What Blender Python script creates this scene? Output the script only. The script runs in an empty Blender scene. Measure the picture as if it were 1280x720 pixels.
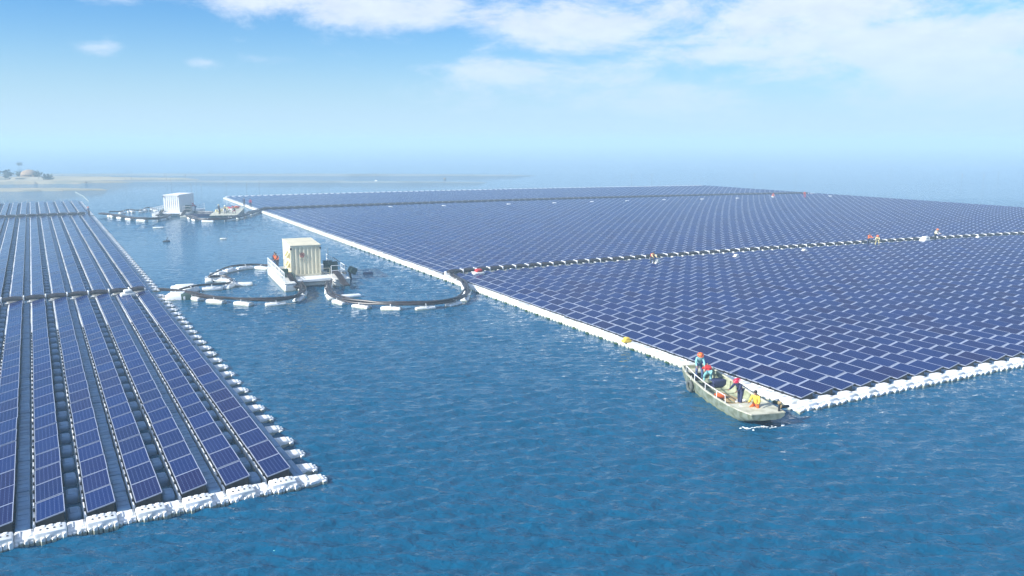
import bpy, bmesh, math, random
import numpy as np
from mathutils import Vector, Matrix
random.seed(11); RNG = np.random.default_rng(5)
R = math.radians
S = bpy.context.scene
COL = S.collection
PI = math.pi

# ------------------------------------------------------------------ camera
CAM_H = 13.5
cam = bpy.data.objects.new('camera', bpy.data.cameras.new('camera')); COL.objects.link(cam)
cam.location = (0, 0, CAM_H); cam.rotation_euler = (R(90 - 10.084), 0, 0)
cam.data.sensor_width = 36; cam.data.lens = 36 * 1029 / 1280
cam.data.clip_start = 0.3; cam.data.clip_end = 40000
S.camera = cam

# ------------------------------------------------------------------ materials
def mat(name, col, rough=.6, metal=0., noise=0., nscale=3., bump=0., bscale=20., spec=.5, dark=None, trans=0):
    m = bpy.data.materials.new(name); m.use_nodes = True
    nt = m.node_tree; b = nt.nodes['Principled BSDF']
    b.inputs['Roughness'].default_value = rough; b.inputs['Metallic'].default_value = metal
    b.inputs['Specular IOR Level'].default_value = spec
    b.inputs['Base Color'].default_value = (*col, 1)
    tc = nt.nodes.new('ShaderNodeTexCoord')
    if noise:
        n = nt.nodes.new('ShaderNodeTexNoise'); n.inputs['Scale'].default_value = nscale; n.inputs['Detail'].default_value = 6
        geo = nt.nodes.new('ShaderNodeNewGeometry')
        nt.links.new(geo.outputs['Position'], n.inputs['Vector'])
        mx = nt.nodes.new('ShaderNodeMix'); mx.data_type = 'RGBA'
        d = dark or tuple(c * (1 - noise) for c in col)
        rp = nt.nodes.new('ShaderNodeMapRange'); rp.inputs['From Min'].default_value = .42; rp.inputs['From Max'].default_value = .68
        nt.links.new(n.outputs['Fac'], rp.inputs['Value']); nt.links.new(rp.outputs['Result'], mx.inputs['Factor'])
        mx.inputs['A'].default_value = (*col, 1); mx.inputs['B'].default_value = (*d, 1)
        nt.links.new(mx.outputs['Result'], b.inputs['Base Color'])
    if bump:
        n2 = nt.nodes.new('ShaderNodeTexNoise'); n2.inputs['Scale'].default_value = bscale; n2.inputs['Detail'].default_value = 4
        nt.links.new(tc.outputs['Object'], n2.inputs['Vector'])
        bp = nt.nodes.new('ShaderNodeBump'); bp.inputs['Strength'].default_value = bump; bp.inputs['Distance'].default_value = .02
        nt.links.new(n2.outputs['Fac'], bp.inputs['Height']); nt.links.new(bp.outputs['Normal'], b.inputs['Normal'])
    return m

M = {}
M['float'] = mat('white_plastic', (.80, .81, .81), .45, noise=.16, nscale=1.6, bump=.35, bscale=9, dark=(.62, .64, .62))
M['alu'] = mat('aluminium', (.36, .40, .50), .35, metal=.3, noise=.1)
M['pad'] = mat('blue_grey_pad', (.13, .26, .42), .5, noise=.25, nscale=1.4, bump=.3, bscale=8, dark=(.08, .16, .27))  # gap and edge pads, coloured darker and bluer than the white floats
M['black'] = mat('black_rubber', (.012, .012, .014), .6, noise=.3, nscale=6)
M['cable'] = mat('cable_sheath', (.018, .017, .019), .45, noise=.4, nscale=4, dark=(.05, .03, .025))
M['hullw'] = mat('white_hull_paint', (.74, .74, .71), .4, noise=.2, nscale=1.2, bump=.1, dark=(.6, .58, .5))
M['deckgrey'] = mat('deck_grey', (.42, .42, .39), .7, noise=.3, nscale=2)
M['cream'] = mat('cream_container_paint', (.78, .71, .50), .45, noise=.12, nscale=.9, dark=(.70, .62, .42))
M['creamroof'] = mat('cream_roof_paint', (.74, .67, .48), .5, noise=.2, nscale=.8)
M['white'] = mat('white_paint', (.8, .8, .78), .4, noise=.08)
M['green'] = mat('dark_green_paint', (.03, .07, .05), .5, noise=.3, nscale=5)
M['algae'] = mat('green_algae', (.035, .08, .02), .85, noise=.4, nscale=7)
M['boat'] = mat('weathered_boat_paint', (.20, .235, .185), .65, noise=.6, nscale=3.2, bump=.4, bscale=6, dark=(.085, .10, .05))
M['boatin'] = mat('boat_inside_paint', (.33, .35, .23), .7, noise=.5, nscale=3.5, dark=(.16, .18, .11))
M['boatdeck'] = mat('boat_deck_paint', (.55, .54, .42), .65, noise=.3, nscale=2.5, dark=(.35, .34, .24))
M['wood'] = mat('plank_wood', (.42, .30, .14), .8, noise=.4, nscale=5)
M['tyre'] = mat('tyre_rubber', (.09, .10, .09), .8, noise=.3, nscale=8)
M['red'] = mat('red_fabric', (.50, .02, .02), .75, noise=.2, nscale=12)
M['crimson'] = mat('crimson_fabric', (.42, .012, .06), .75, noise=.2, nscale=12)
M['orange'] = mat('orange_fabric', (.75, .13, .015), .7, noise=.2, nscale=12)
M['yellow'] = mat('yellow_fabric', (.75, .52, .06), .7, noise=.2, nscale=12)
M['paleyel'] = mat('pale_yellow_fabric', (.72, .62, .30), .8, noise=.2, nscale=12)
M['teal'] = mat('pale_teal_fabric', (.22, .50, .52), .8, noise=.2, nscale=12)
M['navy'] = mat('navy_fabric', (.018, .025, .085), .8, noise=.3, nscale=12)
M['denim'] = mat('denim_fabric', (.05, .09, .20), .85, noise=.3, nscale=12)
M['darkcloth'] = mat('dark_fabric', (.02, .02, .03), .85, noise=.3, nscale=12)
M['whitecloth'] = mat('white_fabric', (.7, .7, .66), .85, noise=.2, nscale=12)
M['skin'] = mat('skin', (.42, .22, .13), .55, noise=.12, nscale=20)
M['hair'] = mat('black_hair', (.012, .010, .009), .6)
M['boots'] = mat('boots', (.02, .018, .016), .6)
M['redplastic'] = mat('red_plastic', (.62, .03, .015), .35)
M['orangeplastic'] = mat('orange_plastic', (.80, .16, .02), .35)
M['crimsonplastic'] = mat('crimson_plastic', (.55, .01, .05), .35)
M['redpaint'] = mat('red_sign_paint', (.55, .04, .02), .5)
M['greypaint'] = mat('grey_sign_paint', (.38, .37, .30), .5)
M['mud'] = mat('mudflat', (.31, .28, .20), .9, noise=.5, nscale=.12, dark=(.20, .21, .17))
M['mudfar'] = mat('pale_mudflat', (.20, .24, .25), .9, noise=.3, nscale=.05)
M['thatch'] = mat('thatch', (.38, .27, .17), .95, noise=.4, nscale=1.5, bump=.5, bscale=3)
M['bush'] = mat('bush_leaves', (.10, .12, .08), .9, noise=.5, nscale=2)
M['pole'] = mat('weathered_pole', (.22, .19, .15), .9, noise=.3)
M['foam'] = mat('foam', (.8, .84, .84), .6)

def waterline(m):
    nt = m.node_tree; b = nt.nodes['Principled BSDF']; N = nt.nodes.new; L = nt.links.new
    src = b.inputs['Base Color'].links[0].from_socket
    geo = N('ShaderNodeNewGeometry'); sp = N('ShaderNodeSeparateXYZ'); L(geo.outputs['Position'], sp.inputs[0])
    n = N('ShaderNodeTexNoise'); n.inputs['Scale'].default_value = 5; n.inputs['Detail'].default_value = 5; L(geo.outputs['Position'], n.inputs['Vector'])
    a = N('ShaderNodeMath'); a.operation = 'MULTIPLY_ADD'; L(n.outputs['Fac'], a.inputs[0]); a.inputs[1].default_value = .22; a.inputs[2].default_value = -.03
    mr = N('ShaderNodeMath'); mr.operation = 'LESS_THAN'; L(sp.outputs[2], mr.inputs[0]); L(a.outputs[0], mr.inputs[1])
    q = N('ShaderNodeMath'); q.operation = 'MULTIPLY'; L(mr.outputs[0], q.inputs[0]); q.inputs[1].default_value = .75
    mx = N('ShaderNodeMix'); mx.data_type = 'RGBA'; L(q.outputs[0], mx.inputs['Factor']); L(src, mx.inputs['A']); mx.inputs['B'].default_value = (.20, .22, .12, 1)
    L(mx.outputs['Result'], b.inputs['Base Color'])
for k_ in ('float', 'hullw', 'boat'): waterline(M[k_])

def panel_material():
    m = bpy.data.materials.new('solar_cells'); m.use_nodes = True
    nt = m.node_tree; b = nt.nodes['Principled BSDF']; N = nt.nodes.new; L = nt.links.new
    uv = N('ShaderNodeUVMap'); sep = N('ShaderNodeSeparateXYZ'); L(uv.outputs['UV'], sep.inputs[0])
    def math_(op, a, bb=None, clamp=False):
        n = N('ShaderNodeMath'); n.operation = op; n.use_clamp = clamp
        for i, v in enumerate((a, bb)):
            if v is None: continue
            if isinstance(v, (int, float)): n.inputs[i].default_value = v
            else: L(v, n.inputs[i])
        return n.outputs[0]
    fx = math_('ABSOLUTE', math_('SUBTRACT', math_('FRACT', math_('MULTIPLY', sep.outputs[0], 6.0)), .5))
    fy = math_('ABSOLUTE', math_('SUBTRACT', math_('FRACT', math_('MULTIPLY', sep.outputs[1], 10.0)), .5))
    linex = math_('GREATER_THAN', fx, .483)
    liney = math_('GREATER_THAN', fy, .478)
    diam = math_('GREATER_THAN', math_('ADD', fx, fy), .90)
    bus = math_('LESS_THAN', math_('ABSOLUTE', math_('SUBTRACT', fx, .22)), .010)
    lines = math_('MAXIMUM', math_('MAXIMUM', linex, math_('MULTIPLY', liney, .25)), math_('MULTIPLY', diam, .8))
    at = N('ShaderNodeAttribute'); at.attribute_name = 'rnd'
    oi = N('ShaderNodeObjectInfo')
    rr = math_('FRACT', math_('ADD', at.outputs['Fac'], oi.outputs['Random']))
    ramp = N('ShaderNodeValToRGB'); L(rr, ramp.inputs[0])
    e = ramp.color_ramp.elements
    e[0].position = 0; e[0].color = (.001, .009, .062, 1)
    e[1].position = 1; e[1].color = (.004, .006, .052, 1)
    e2 = ramp.color_ramp.elements.new(.5); e2.color = (.001, .015, .092, 1)
    mx = N('ShaderNodeMix'); mx.data_type = 'RGBA'; L(lines, mx.inputs['Factor']); L(ramp.outputs[0], mx.inputs['A']); mx.inputs['B'].default_value = (.13, .17, .32, 1)
    mx2 = N('ShaderNodeMix'); mx2.data_type = 'RGBA'; L(math_('MULTIPLY', bus, .10), mx2.inputs['Factor']); L(mx.outputs['Result'], mx2.inputs['A']); mx2.inputs['B'].default_value = (.35, .36, .5, 1)
    L(mx2.outputs['Result'], b.inputs['Base Color'])
    geo = N('ShaderNodeNewGeometry'); nz = N('ShaderNodeTexNoise'); nz.inputs['Scale'].default_value = .8; nz.inputs['Detail'].default_value = 5
    L(geo.outputs['Position'], nz.inputs['Vector'])
    mr = N('ShaderNodeMapRange'); mr.inputs['To Min'].default_value = .10; mr.inputs['To Max'].default_value = .26; L(nz.outputs['Fac'], mr.inputs['Value'])
    L(mr.outputs['Result'], b.inputs['Roughness'])
    b.inputs['IOR'].default_value = 1.14; b.inputs['Specular IOR Level'].default_value = .5; b.inputs['Specular Tint'].default_value = (.30, .52, 1, 1)
    return m
M['cells'] = panel_material()

def water_material():
    m = bpy.data.materials.new('lake_water'); m.use_nodes = True
    nt = m.node_tree; b = nt.nodes['Principled BSDF']; N = nt.nodes.new; L = nt.links.new
    geo = N('ShaderNodeNewGeometry')
    def layer(scale, rot, kind, nscale, detail, rough=.55):
        mp = N('ShaderNodeMapping'); mp.vector_type = 'POINT'
        mp.inputs['Scale'].default_value = scale; mp.inputs['Rotation'].default_value = (0, 0, rot)
        L(geo.outputs['Position'], mp.inputs['Vector'])
        n = N('ShaderNodeTexNoise'); n.noise_type = kind; n.inputs['Scale'].default_value = nscale
        n.inputs['Detail'].default_value = detail; n.inputs['Roughness'].default_value = rough
        n.inputs['Distortion'].default_value = .25
        L(mp.outputs['Vector'], n.inputs['Vector'])
        return n.outputs['Fac']
    a = layer((.42, 1.0, 1), R(8), 'FBM', 1.0, 3)
    c = layer((.45, 1.0, 1), R(-14), 'RIDGED_MULTIFRACTAL', .75, 2.5)
    d = layer((.6, 1.0, 1), R(20), 'FBM', 3.6, 3)
    g = layer((.35, 1.0, 1), R(5), 'FBM', .03, 4)
    def M_(op, x, y):
        n = N('ShaderNodeMath'); n.operation = op
        for i, v in enumerate((x, y)):
            if isinstance(v, (int, float)): n.inputs[i].default_value = v
            else: L(v, n.inputs[i])
        return n.outputs[0]
    h = M_('ADD', M_('MULTIPLY', a, .20), M_('ADD', M_('MULTIPLY', c, .08), M_('MULTIPLY', d, .14)))
    gm = N('ShaderNodeMapRange'); L(g, gm.inputs['Value']); gm.inputs['From Min'].default_value = .3; gm.inputs['From Max'].default_value = .7
    gm.inputs['To Min'].default_value = .7; gm.inputs['To Max'].default_value = 1.15
    h = M_('MULTIPLY', h, gm.outputs['Result'])
    sp = N('ShaderNodeSeparateXYZ'); L(geo.outputs['Position'], sp.inputs[0])
    u = M_('DIVIDE', M_('ADD', sp.outputs[0], 42.), 22.); v = M_('DIVIDE', M_('SUBTRACT', sp.outputs[1], 100.), 42.)
    e_ = M_('EXPONENT', M_('MULTIPLY', M_('ADD', M_('MULTIPLY', u, u), M_('MULTIPLY', v, v)), -1.), 0)
    h = M_('MULTIPLY', h, M_('SUBTRACT', 1., M_('MULTIPLY', e_, .8)))     # lee of the arrays: calmer water
    bp = N('ShaderNodeBump'); bp.inputs['Strength'].default_value = 1.0; bp.inputs['Distance'].default_value = WAVE
    L(h, bp.inputs['Height']); L(bp.outputs['Normal'], b.inputs['Normal'])
    b.inputs['Base Color'].default_value = (.0, .070, .146, 1)
    b.inputs['Roughness'].default_value = .04
    b.inputs['IOR'].default_value = 1.33; b.inputs['Specular Tint'].default_value = (.45, .92, 1, 1)
    return m
WAVE = 1.0
M['water'] = water_material()

# ------------------------------------------------------------------ mesh helpers
class MB:
    def __init__(s): s.v = []; s.f = []; s.m = []; s.mats = []
    def mi(s, m):
        if m not in s.mats: s.mats.append(m)
        return s.mats.index(m)
    def add(s, vs, fs, m, X=None):
        o = len(s.v); k = s.mi(m)
        for p in vs:
            p = Vector(p)
            s.v.append(tuple(X @ p) if X is not None else tuple(p))
        for f in fs: s.f.append(tuple(i + o for i in f)); s.m.append(k)
    def box(s, lo, hi, m, X=None):
        x0, y0, z0 = lo; x1, y1, z1 = hi
        s.add([(x0, y0, z0), (x1, y0, z0), (x1, y1, z0), (x0, y1, z0), (x0, y0, z1), (x1, y0, z1), (x1, y1, z1), (x0, y1, z1)],
              [(0, 3, 2, 1), (4, 5, 6, 7), (0, 1, 5, 4), (1, 2, 6, 5), (2, 3, 7, 6), (3, 0, 4, 7)], m, X)
    def rbox(s, lo, hi, m, r=.05, seg=2, X=None, taper=0):
        bm = bmesh.new(); bmesh.ops.create_cube(bm, size=1)
        c = [(a + b) / 2 for a, b in zip(lo, hi)]; d = [b - a for a, b in zip(lo, hi)]
        for v in bm.verts:
            k = 1 - taper if v.co.z > 0 else 1
            v.co = Vector((c[0] + v.co.x * d[0] * k, c[1] + v.co.y * d[1] * k, c[2] + v.co.z * d[2]))
        bmesh.ops.bevel(bm, geom=bm.edges[:], offset=min(r, min(d) * .45), segments=seg, affect='EDGES', profile=.5)
        bm.verts.index_update()
        s.add([v.co.copy() for v in bm.verts], [tuple(v.index for v in f.verts) for f in bm.faces], m, X); bm.free()
    def tube(s, pts, r, m, n=8, X=None, caps=True, closed=False):
        pts = [Vector(p) for p in pts]; rs = r if isinstance(r, (list, tuple)) else [r] * len(pts)
        vs = []; fs = []; K = len(pts)
        for i, p in enumerate(pts):
            if closed: t = pts[(i + 1) % K] - pts[i - 1]
            else: t = pts[min(i + 1, K - 1)] - pts[max(i - 1, 0)]
            t.normalize()
            up = Vector((0, 0, 1)) if abs(t.z) < .9 else Vector((1, 0, 0))
            a = t.cross(up).normalized(); b = a.cross(t).normalized()
            for k in range(n):
                an = 2 * PI * k / n; vs.append(p + (a * math.cos(an) + b * math.sin(an)) * rs[i])
        for i in range(K if closed else K - 1):
            j = (i + 1) % K
            for k in range(n): fs.append((i * n + k, i * n + (k + 1) % n, j * n + (k + 1) % n, j * n + k))
        if caps and not closed: fs.append(tuple(range(n - 1, -1, -1))); fs.append(tuple((K - 1) * n + k for k in range(n)))
        s.add(vs, fs, m, X)
    def ball(s, c, r, m, X=None, seg=10, rings=7, jit=0):
        if not isinstance(r, (list, tuple)): r = (r, r, r)
        vs = []; fs = []
        for i in range(1, rings):
            th = PI * i / rings
            for k in range(seg):
                ph = 2 * PI * k / seg; q = 1 + random.uniform(-jit, jit)
                vs.append((c[0] + q * r[0] * math.sin(th) * math.cos(ph), c[1] + q * r[1] * math.sin(th) * math.sin(ph), c[2] + q * r[2] * math.cos(th)))
        vs.append((c[0], c[1], c[2] + r[2])); vs.append((c[0], c[1], c[2] - r[2])); T = len(vs) - 2; Bm = len(vs) - 1
        for k in range(seg):
            k2 = (k + 1) % seg; fs.append((T, k, k2)); fs.append((Bm, (rings - 2) * seg + k2, (rings - 2) * seg + k))
            for i in range(rings - 2): fs.append((i * seg + k, (i + 1) * seg + k, (i + 1) * seg + k2, i * seg + k2))
        s.add(vs, fs, m, X)
    def mesh(s, name, smooth=False):
        me = bpy.data.meshes.new(name); me.from_pydata(s.v, [], s.f); me.update()
        for m in s.mats: me.materials.append(M[m])
        me.polygons.foreach_set('material_index', s.m)
        if smooth:
            me.polygons.foreach_set('use_smooth', [True] * len(s.f))
            me.set_sharp_from_angle(angle=R(38))
        return me
    def build(s, name, parent=None, smooth=False):
        return link(name, s.mesh(name, smooth), parent)

def link(name, me, parent=None):
    o = bpy.data.objects.new(name, me); COL.objects.link(o)
    if parent is not None: o.parent = parent
    return o
def tag(o, label, cat, group=None, kind=None):
    if label: o['label'] = label
    if cat: o['category'] = cat
    if group: o['group'] = group
    if kind: o['kind'] = kind
    return o
def thing(name, label, cat, loc=(0, 0, 0), rz=0, group=None, kind=None):
    o = bpy.data.objects.new(name, None); COL.objects.link(o); o.location = loc; o.rotation_euler = (0, 0, rz)
    o.empty_display_size = .2
    return tag(o, label, cat, group, kind)
def one(mb, name, label, cat, loc=(0, 0, 0), rz=0, group=None, kind=None, smooth=False):
    o = mb.build(name, None, smooth); o.location = loc; o.rotation_euler = (0, 0, rz)
    return tag(o, label, cat, group, kind)
ORD = ['zeroth', 'first', 'second', 'third', 'fourth', 'fifth', 'sixth', 'seventh', 'eighth', 'ninth', 'tenth', 'eleventh', 'twelfth', 'thirteenth', 'fourteenth',
       'fifteenth', 'sixteenth', 'seventeenth', 'eighteenth', 'nineteenth', 'twentieth']
TENS = {20: 'twenty', 30: 'thirty', 40: 'forty', 50: 'fifty', 60: 'sixty', 70: 'seventy', 80: 'eighty', 90: 'ninety'}
def ordw(n):
    if n <= 20: return ORD[n]
    if n < 100:
        t, u = n // 10 * 10, n % 10
        return TENS[t] + '-' + ORD[u] if u else TENS[t][:-1] + 'ieth'
    return str(n) + 'th'

# ------------------------------------------------------------------ structure: water, haze
def water_sheet():
    RAD = 9000.
    ys = [10.]
    while ys[-1] < 230: ys.append(ys[-1] + max(.10, .0048 * ys[-1]))
    xs = np.arange(-115, 150.01, .215); ys = np.array(ys)
    xs2 = np.concatenate([[-RAD], xs, [RAD]]); ys2 = np.concatenate([[-RAD], ys, [RAD]])
    X, Y = np.meshgrid(xs2, ys2); Z = np.zeros_like(X); rg = np.random.default_rng(3)
    fade = np.clip((X + 115) / 12, 0, 1) * np.clip((150 - X) / 12, 0, 1) * np.clip((Y - 10) / 3, 0, 1) * np.clip((230 - Y) / 60, 0, 1)
    patch = .75 + .35 * np.sin(X * .055 + 1.3 * np.sin(Y * .04)) * np.sin(Y * .07 + X * .02)
    for k in range(90):
        lam = .42 * (1.35 / .42) ** (rg.random() ** 1.4); K = 2 * PI / lam
        th = R(98) + rg.normal(0, .42); ph = rg.random() * 2 * PI; amp = .0078 * lam ** .8
        f = np.clip(lam / (.0048 * np.maximum(Y, 10) * 3.0), 0, 1) 
        q = K * (X * math.cos(th) + Y * math.sin(th)) + ph + .5 * np.sin(.11 * X + k) + .4 * np.sin(.16 * Y + 2 * k)
        Z += amp * (np.sin(q) + .22 * np.cos(2 * q)) * f
    calm = 1 - .75 * np.exp(-((X + 42) / 22) ** 2 - ((Y - 100) / 42) ** 2)
    Z *= fade * patch * calm
    H, W_ = X.shape; V = np.stack([X, Y, Z], -1).reshape(-1, 3)
    i = np.arange(H * W_).reshape(H, W_); F = np.stack([i[:-1, :-1], i[:-1, 1:], i[1:, 1:], i[1:, :-1]], -1).reshape(-1, 4); n = len(F)
    me = bpy.data.meshes.new('water'); me.vertices.add(len(V)); me.vertices.foreach_set('co', V.astype(np.float32).ravel())
    me.loops.add(n * 4); me.loops.foreach_set('vertex_index', F.astype(np.int32).ravel())
    me.polygons.add(n); me.polygons.foreach_set('loop_start', (np.arange(n) * 4).astype(np.int32)); me.polygons.foreach_set('loop_total', np.full(n, 4, np.int32))
    me.polygons.foreach_set('use_smooth', np.ones(n, bool)); me.materials.append(M['water']); me.update(calc_edges=True)
    return link('water', me)
tag(water_sheet(), 'rippled deep blue lake water fading pale toward the horizon', 'lake', kind='structure')

HAZE = .0016
mb = MB(); mb.box((-9600, -9600, -1), (9600, 9600, 19.5), 'float')
hz = mb.build('haze'); hz.data.materials.clear()
hm = bpy.data.materials.new('haze_air'); hm.use_nodes = True
nt = hm.node_tree; nt.nodes.clear()
out = nt.nodes.new('ShaderNodeOutputMaterial'); pv = nt.nodes.new('ShaderNodeVolumePrincipled')
pv.inputs['Color'].default_value = (.57, .77, .88, 1); pv.inputs['Density'].default_value = HAZE; pv.inputs['Anisotropy'].default_value = 0.0
nt.links.new(pv.outputs[0], out.inputs['Volume']); hz.data.materials.append(hm)
tag(hz, 'pale blue haze hanging over the whole lake', 'haze', kind='stuff')

# ------------------------------------------------------------------ arrays
U_L, V_L = R(30), R(120)
O_L = Vector((-8.92, 31.37)); uL = Vector((math.cos(U_L), math.sin(U_L))); vL = Vector((math.cos(V_L), math.sin(V_L)))
V_R = R(118); O_R = Vector((15.05, 41.13)); vR = Vector((math.cos(V_R), math.sin(V_R)))
T0, TK = 28.5, .10
def PL(a, b): return O_L - uL * a + vL * b          # a: metres left of the right edge
def PR(a, b):
    # the rows of the right platform bow gently
    n = max(1, int(abs(a) / 2)); h = a / n; p = O_R.copy()
    for i in range(n):
        t = R(T0 - TK * max(0, h * (i + .5))); p += Vector((math.cos(t), math.sin(t))) * h
    return p + vR * b
PW = .93; TILT = math.tan(R(12.4)); ZC = .50
PITCH = 1.80
def zp(x): return ZC + x * TILT

def panel_parts(Lp, sf=.11, st=.29):
    """meshes of one panel, origin at footprint centre on the water line, x across (low to high), y along the column"""
    hw, hl = PW / 2, Lp / 2; out = {}
    f = MB(); w = .024
    def bar(x0, x1, y0, y1, m='alu', dz0=-.042, dz1=0.0):
        f.add([(x0, y0, zp(x0) + dz0), (x1, y0, zp(x1) + dz0), (x1, y1, zp(x1) + dz0), (x0, y1, zp(x0) + dz0),
               (x0, y0, zp(x0) + dz1), (x1, y0, zp(x1) + dz1), (x1, y1, zp(x1) + dz1), (x0, y1, zp(x0) + dz1)],
              [(0, 3, 2, 1), (4, 5, 6, 7), (0, 1, 5, 4), (1, 2, 6, 5), (2, 3, 7, 6), (3, 0, 4, 7)], m)
    bar(-hw, -hw + w, -hl, hl); bar(hw - w, hw, -hl, hl)
    bar(-hw + w, hw - w, -hl, -hl + w); bar(-hw + w, hw - w, hl - w, hl)
    out['frame'] = f.mesh('panel_frame')
    g = MB(); x0, x1 = -hw + w, hw - w; y0, y1 = -hl + w, hl - w
    g.add([(x0, y0, zp(x0) - .006), (x1, y0, zp(x1) - .006), (x1, y1, zp(x1) - .006), (x0, y1, zp(x0) - .006)], [(0, 1, 2, 3)], 'cells')
    g.add([(x0, y0, zp(x0) - .03), (x1, y0, zp(x1) - .03), (x1, y1, zp(x1) - .03), (x0, y1, zp(x0) - .03)], [(3, 2, 1, 0)], 'black')
    me = g.mesh('panel_glass'); uvl = me.uv_layers.new(name='UVMap')
    for li, uvc in zip(range(4), [(0, 0), (1, 0), (1, 1), (0, 1)]): uvl.data[li].uv = uvc
    out['glass'] = me
    s = MB(); x0, x1 = -hw + .03, hw - .05; y0, y1 = -hl + .06, hl - .05
    s.add([(x0, y0, -.1), (x1, y0, -.1), (x1, y1, -.1), (x0, y1, -.1), (x0, y0, zp(x0) - .05), (x1, y0, zp(x1) - .05), (x1, y1, zp(x1) - .05), (x0, y1, zp(x0) - .05)],
          [(0, 3, 2, 1), (4, 5, 6, 7), (0, 1, 5, 4), (1, 2, 6, 5), (2, 3, 7, 6), (3, 0, 4, 7)], 'black')
    out['support'] = s.mesh('panel_support')
    r = MB(); gp = PITCH - Lp
    r.rbox((-hw - sf, -hl + .02, -.12), (-hw - .012, hl + gp - .02, st), 'float', .035, 1)
    out['side_float'] = r.mesh('panel_side_float', True)
    e = MB()
    e.add([(-hw, hl + .006, zp(-hw) - .05), (hw, hl + .006, zp(hw) - .05), (hw, hl + gp - .006, zp(hw) - .05), (-hw, hl + gp - .006, zp(-hw) - .05),
           (-hw, hl + .006, zp(-hw) - .02), (hw, hl + .006, zp(hw) - .02), (hw, hl + gp - .006, zp(hw) - .02), (-hw, hl + gp - .006, zp(-hw) - .02)],
          [(0, 3, 2, 1), (4, 5, 6, 7), (0, 1, 5, 4), (1, 2, 6, 5), (2, 3, 7, 6), (3, 0, 4, 7)], 'alu')
    out['end_rail'] = e.mesh('panel_end_rail')
    c = MB(); c.rbox((-hw - .09, -.07, st), (-hw + .015, .07, .385), 'black', .012, 1)
    out['clamp'] = c.mesh('panel_clamp')
    return out
LP_L, LP_R = 1.73, 1.66
partsL, partsR = panel_parts(LP_L), panel_parts(LP_R, .09, .27)

def in_view(p, margin=.06):
    x, y = p.x, p.y
    if y < 5: return False
    th = R(10.084); dz = -CAM_H
    f = y * math.cos(th) - dz * math.sin(th); u = y * math.sin(th) + dz * math.cos(th)
    sx = x / f * 1029 / 640; sy = u / f * 1029 / 360
    return abs(sx) < 1 + margin and -1 - margin < sy < 1
def dist(p): return math.hypot(p.x, p.y)

# blocks: (first b, number of rows)
BL = [(0, 26), (48.3, 49), (138.2, 23)]
BR = [(0, 25), (47.0, 49), (136.6, 23)]
cand = []     # (dist, array, col, row, x, y, rot)
NCL, NCR = 27, 91
CL, CR = 1.6, 1.5
for j in range(NCL):
    row = 0
    for b0, n in BL:
        for i in range(n):
            p = PL(CL * j + PW / 2, b0 + i * PITCH + LP_L / 2); cand.append((dist(p), 'L', j, row, p, U_L)); row += 1
for j in range(NCR):
    row = 0
    base = PR(CR * j + PW / 2, 0)
    for b0, n in BR:
        for i in range(n):
            p = base + vR * (b0 + i * PITCH + LP_R / 2); cand.append((dist(p), 'R', j, row, p, V_R - PI / 2)); row += 1
vis = sorted([c for c in cand if in_view(c[4])], key=lambda c: c[0])
chosen = set(id(c) for c in vis[:300])
GP = {'L': 'solar panels of the left floating array', 'R': 'solar panels of the right floating array'}
first = {}
def copy_thing(root):
    r = root.copy(); COL.objects.link(r)
    for ch in root.children:
        c = ch.copy(); COL.objects.link(c); c.parent = r
        for g in ch.children:
            d = g.copy(); COL.objects.link(d); d.parent = c
    return r
def panel_label(a, j, row):
    side = 'left' if a == 'L' else 'right'
    col = 'right-hand' if a == 'L' else 'left-hand'
    if row == 0: return f'near-end dark blue panel of the {side} array\'s {ordw(j+1)} column from its {col} edge'
    return f'dark blue panel {ordw(row+1)} from near end, {side} array\'s {ordw(j+1)} column from {col} edge'
for c in vis[:300]:
    d, a, j, row, p, rz = c
    if a not in first:
        t = thing('solar_panel', '', 'solar panel', group=GP[a]); ps = partsL if a == 'L' else partsR
        link('frame', ps['frame'], t); link('glass', ps['glass'], t); link('support', ps['support'], t)
        link('side_float', ps['side_float'], t); link('end_rail', ps['end_rail'], t)
        for yy in (-.45, .45): link('clamp', ps['clamp'], t).location = (0, yy, 0)
        first[a] = t
    else: t = copy_thing(first[a])
    t.location = (p.x, p.y, random.uniform(-.01, .012))
    t.rotation_euler = (R(random.gauss(0, .35)), R(random.gauss(0, .7)), rz + R(random.gauss(0, .2)))
    t['label'] = panel_label(a, j, row)

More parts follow.
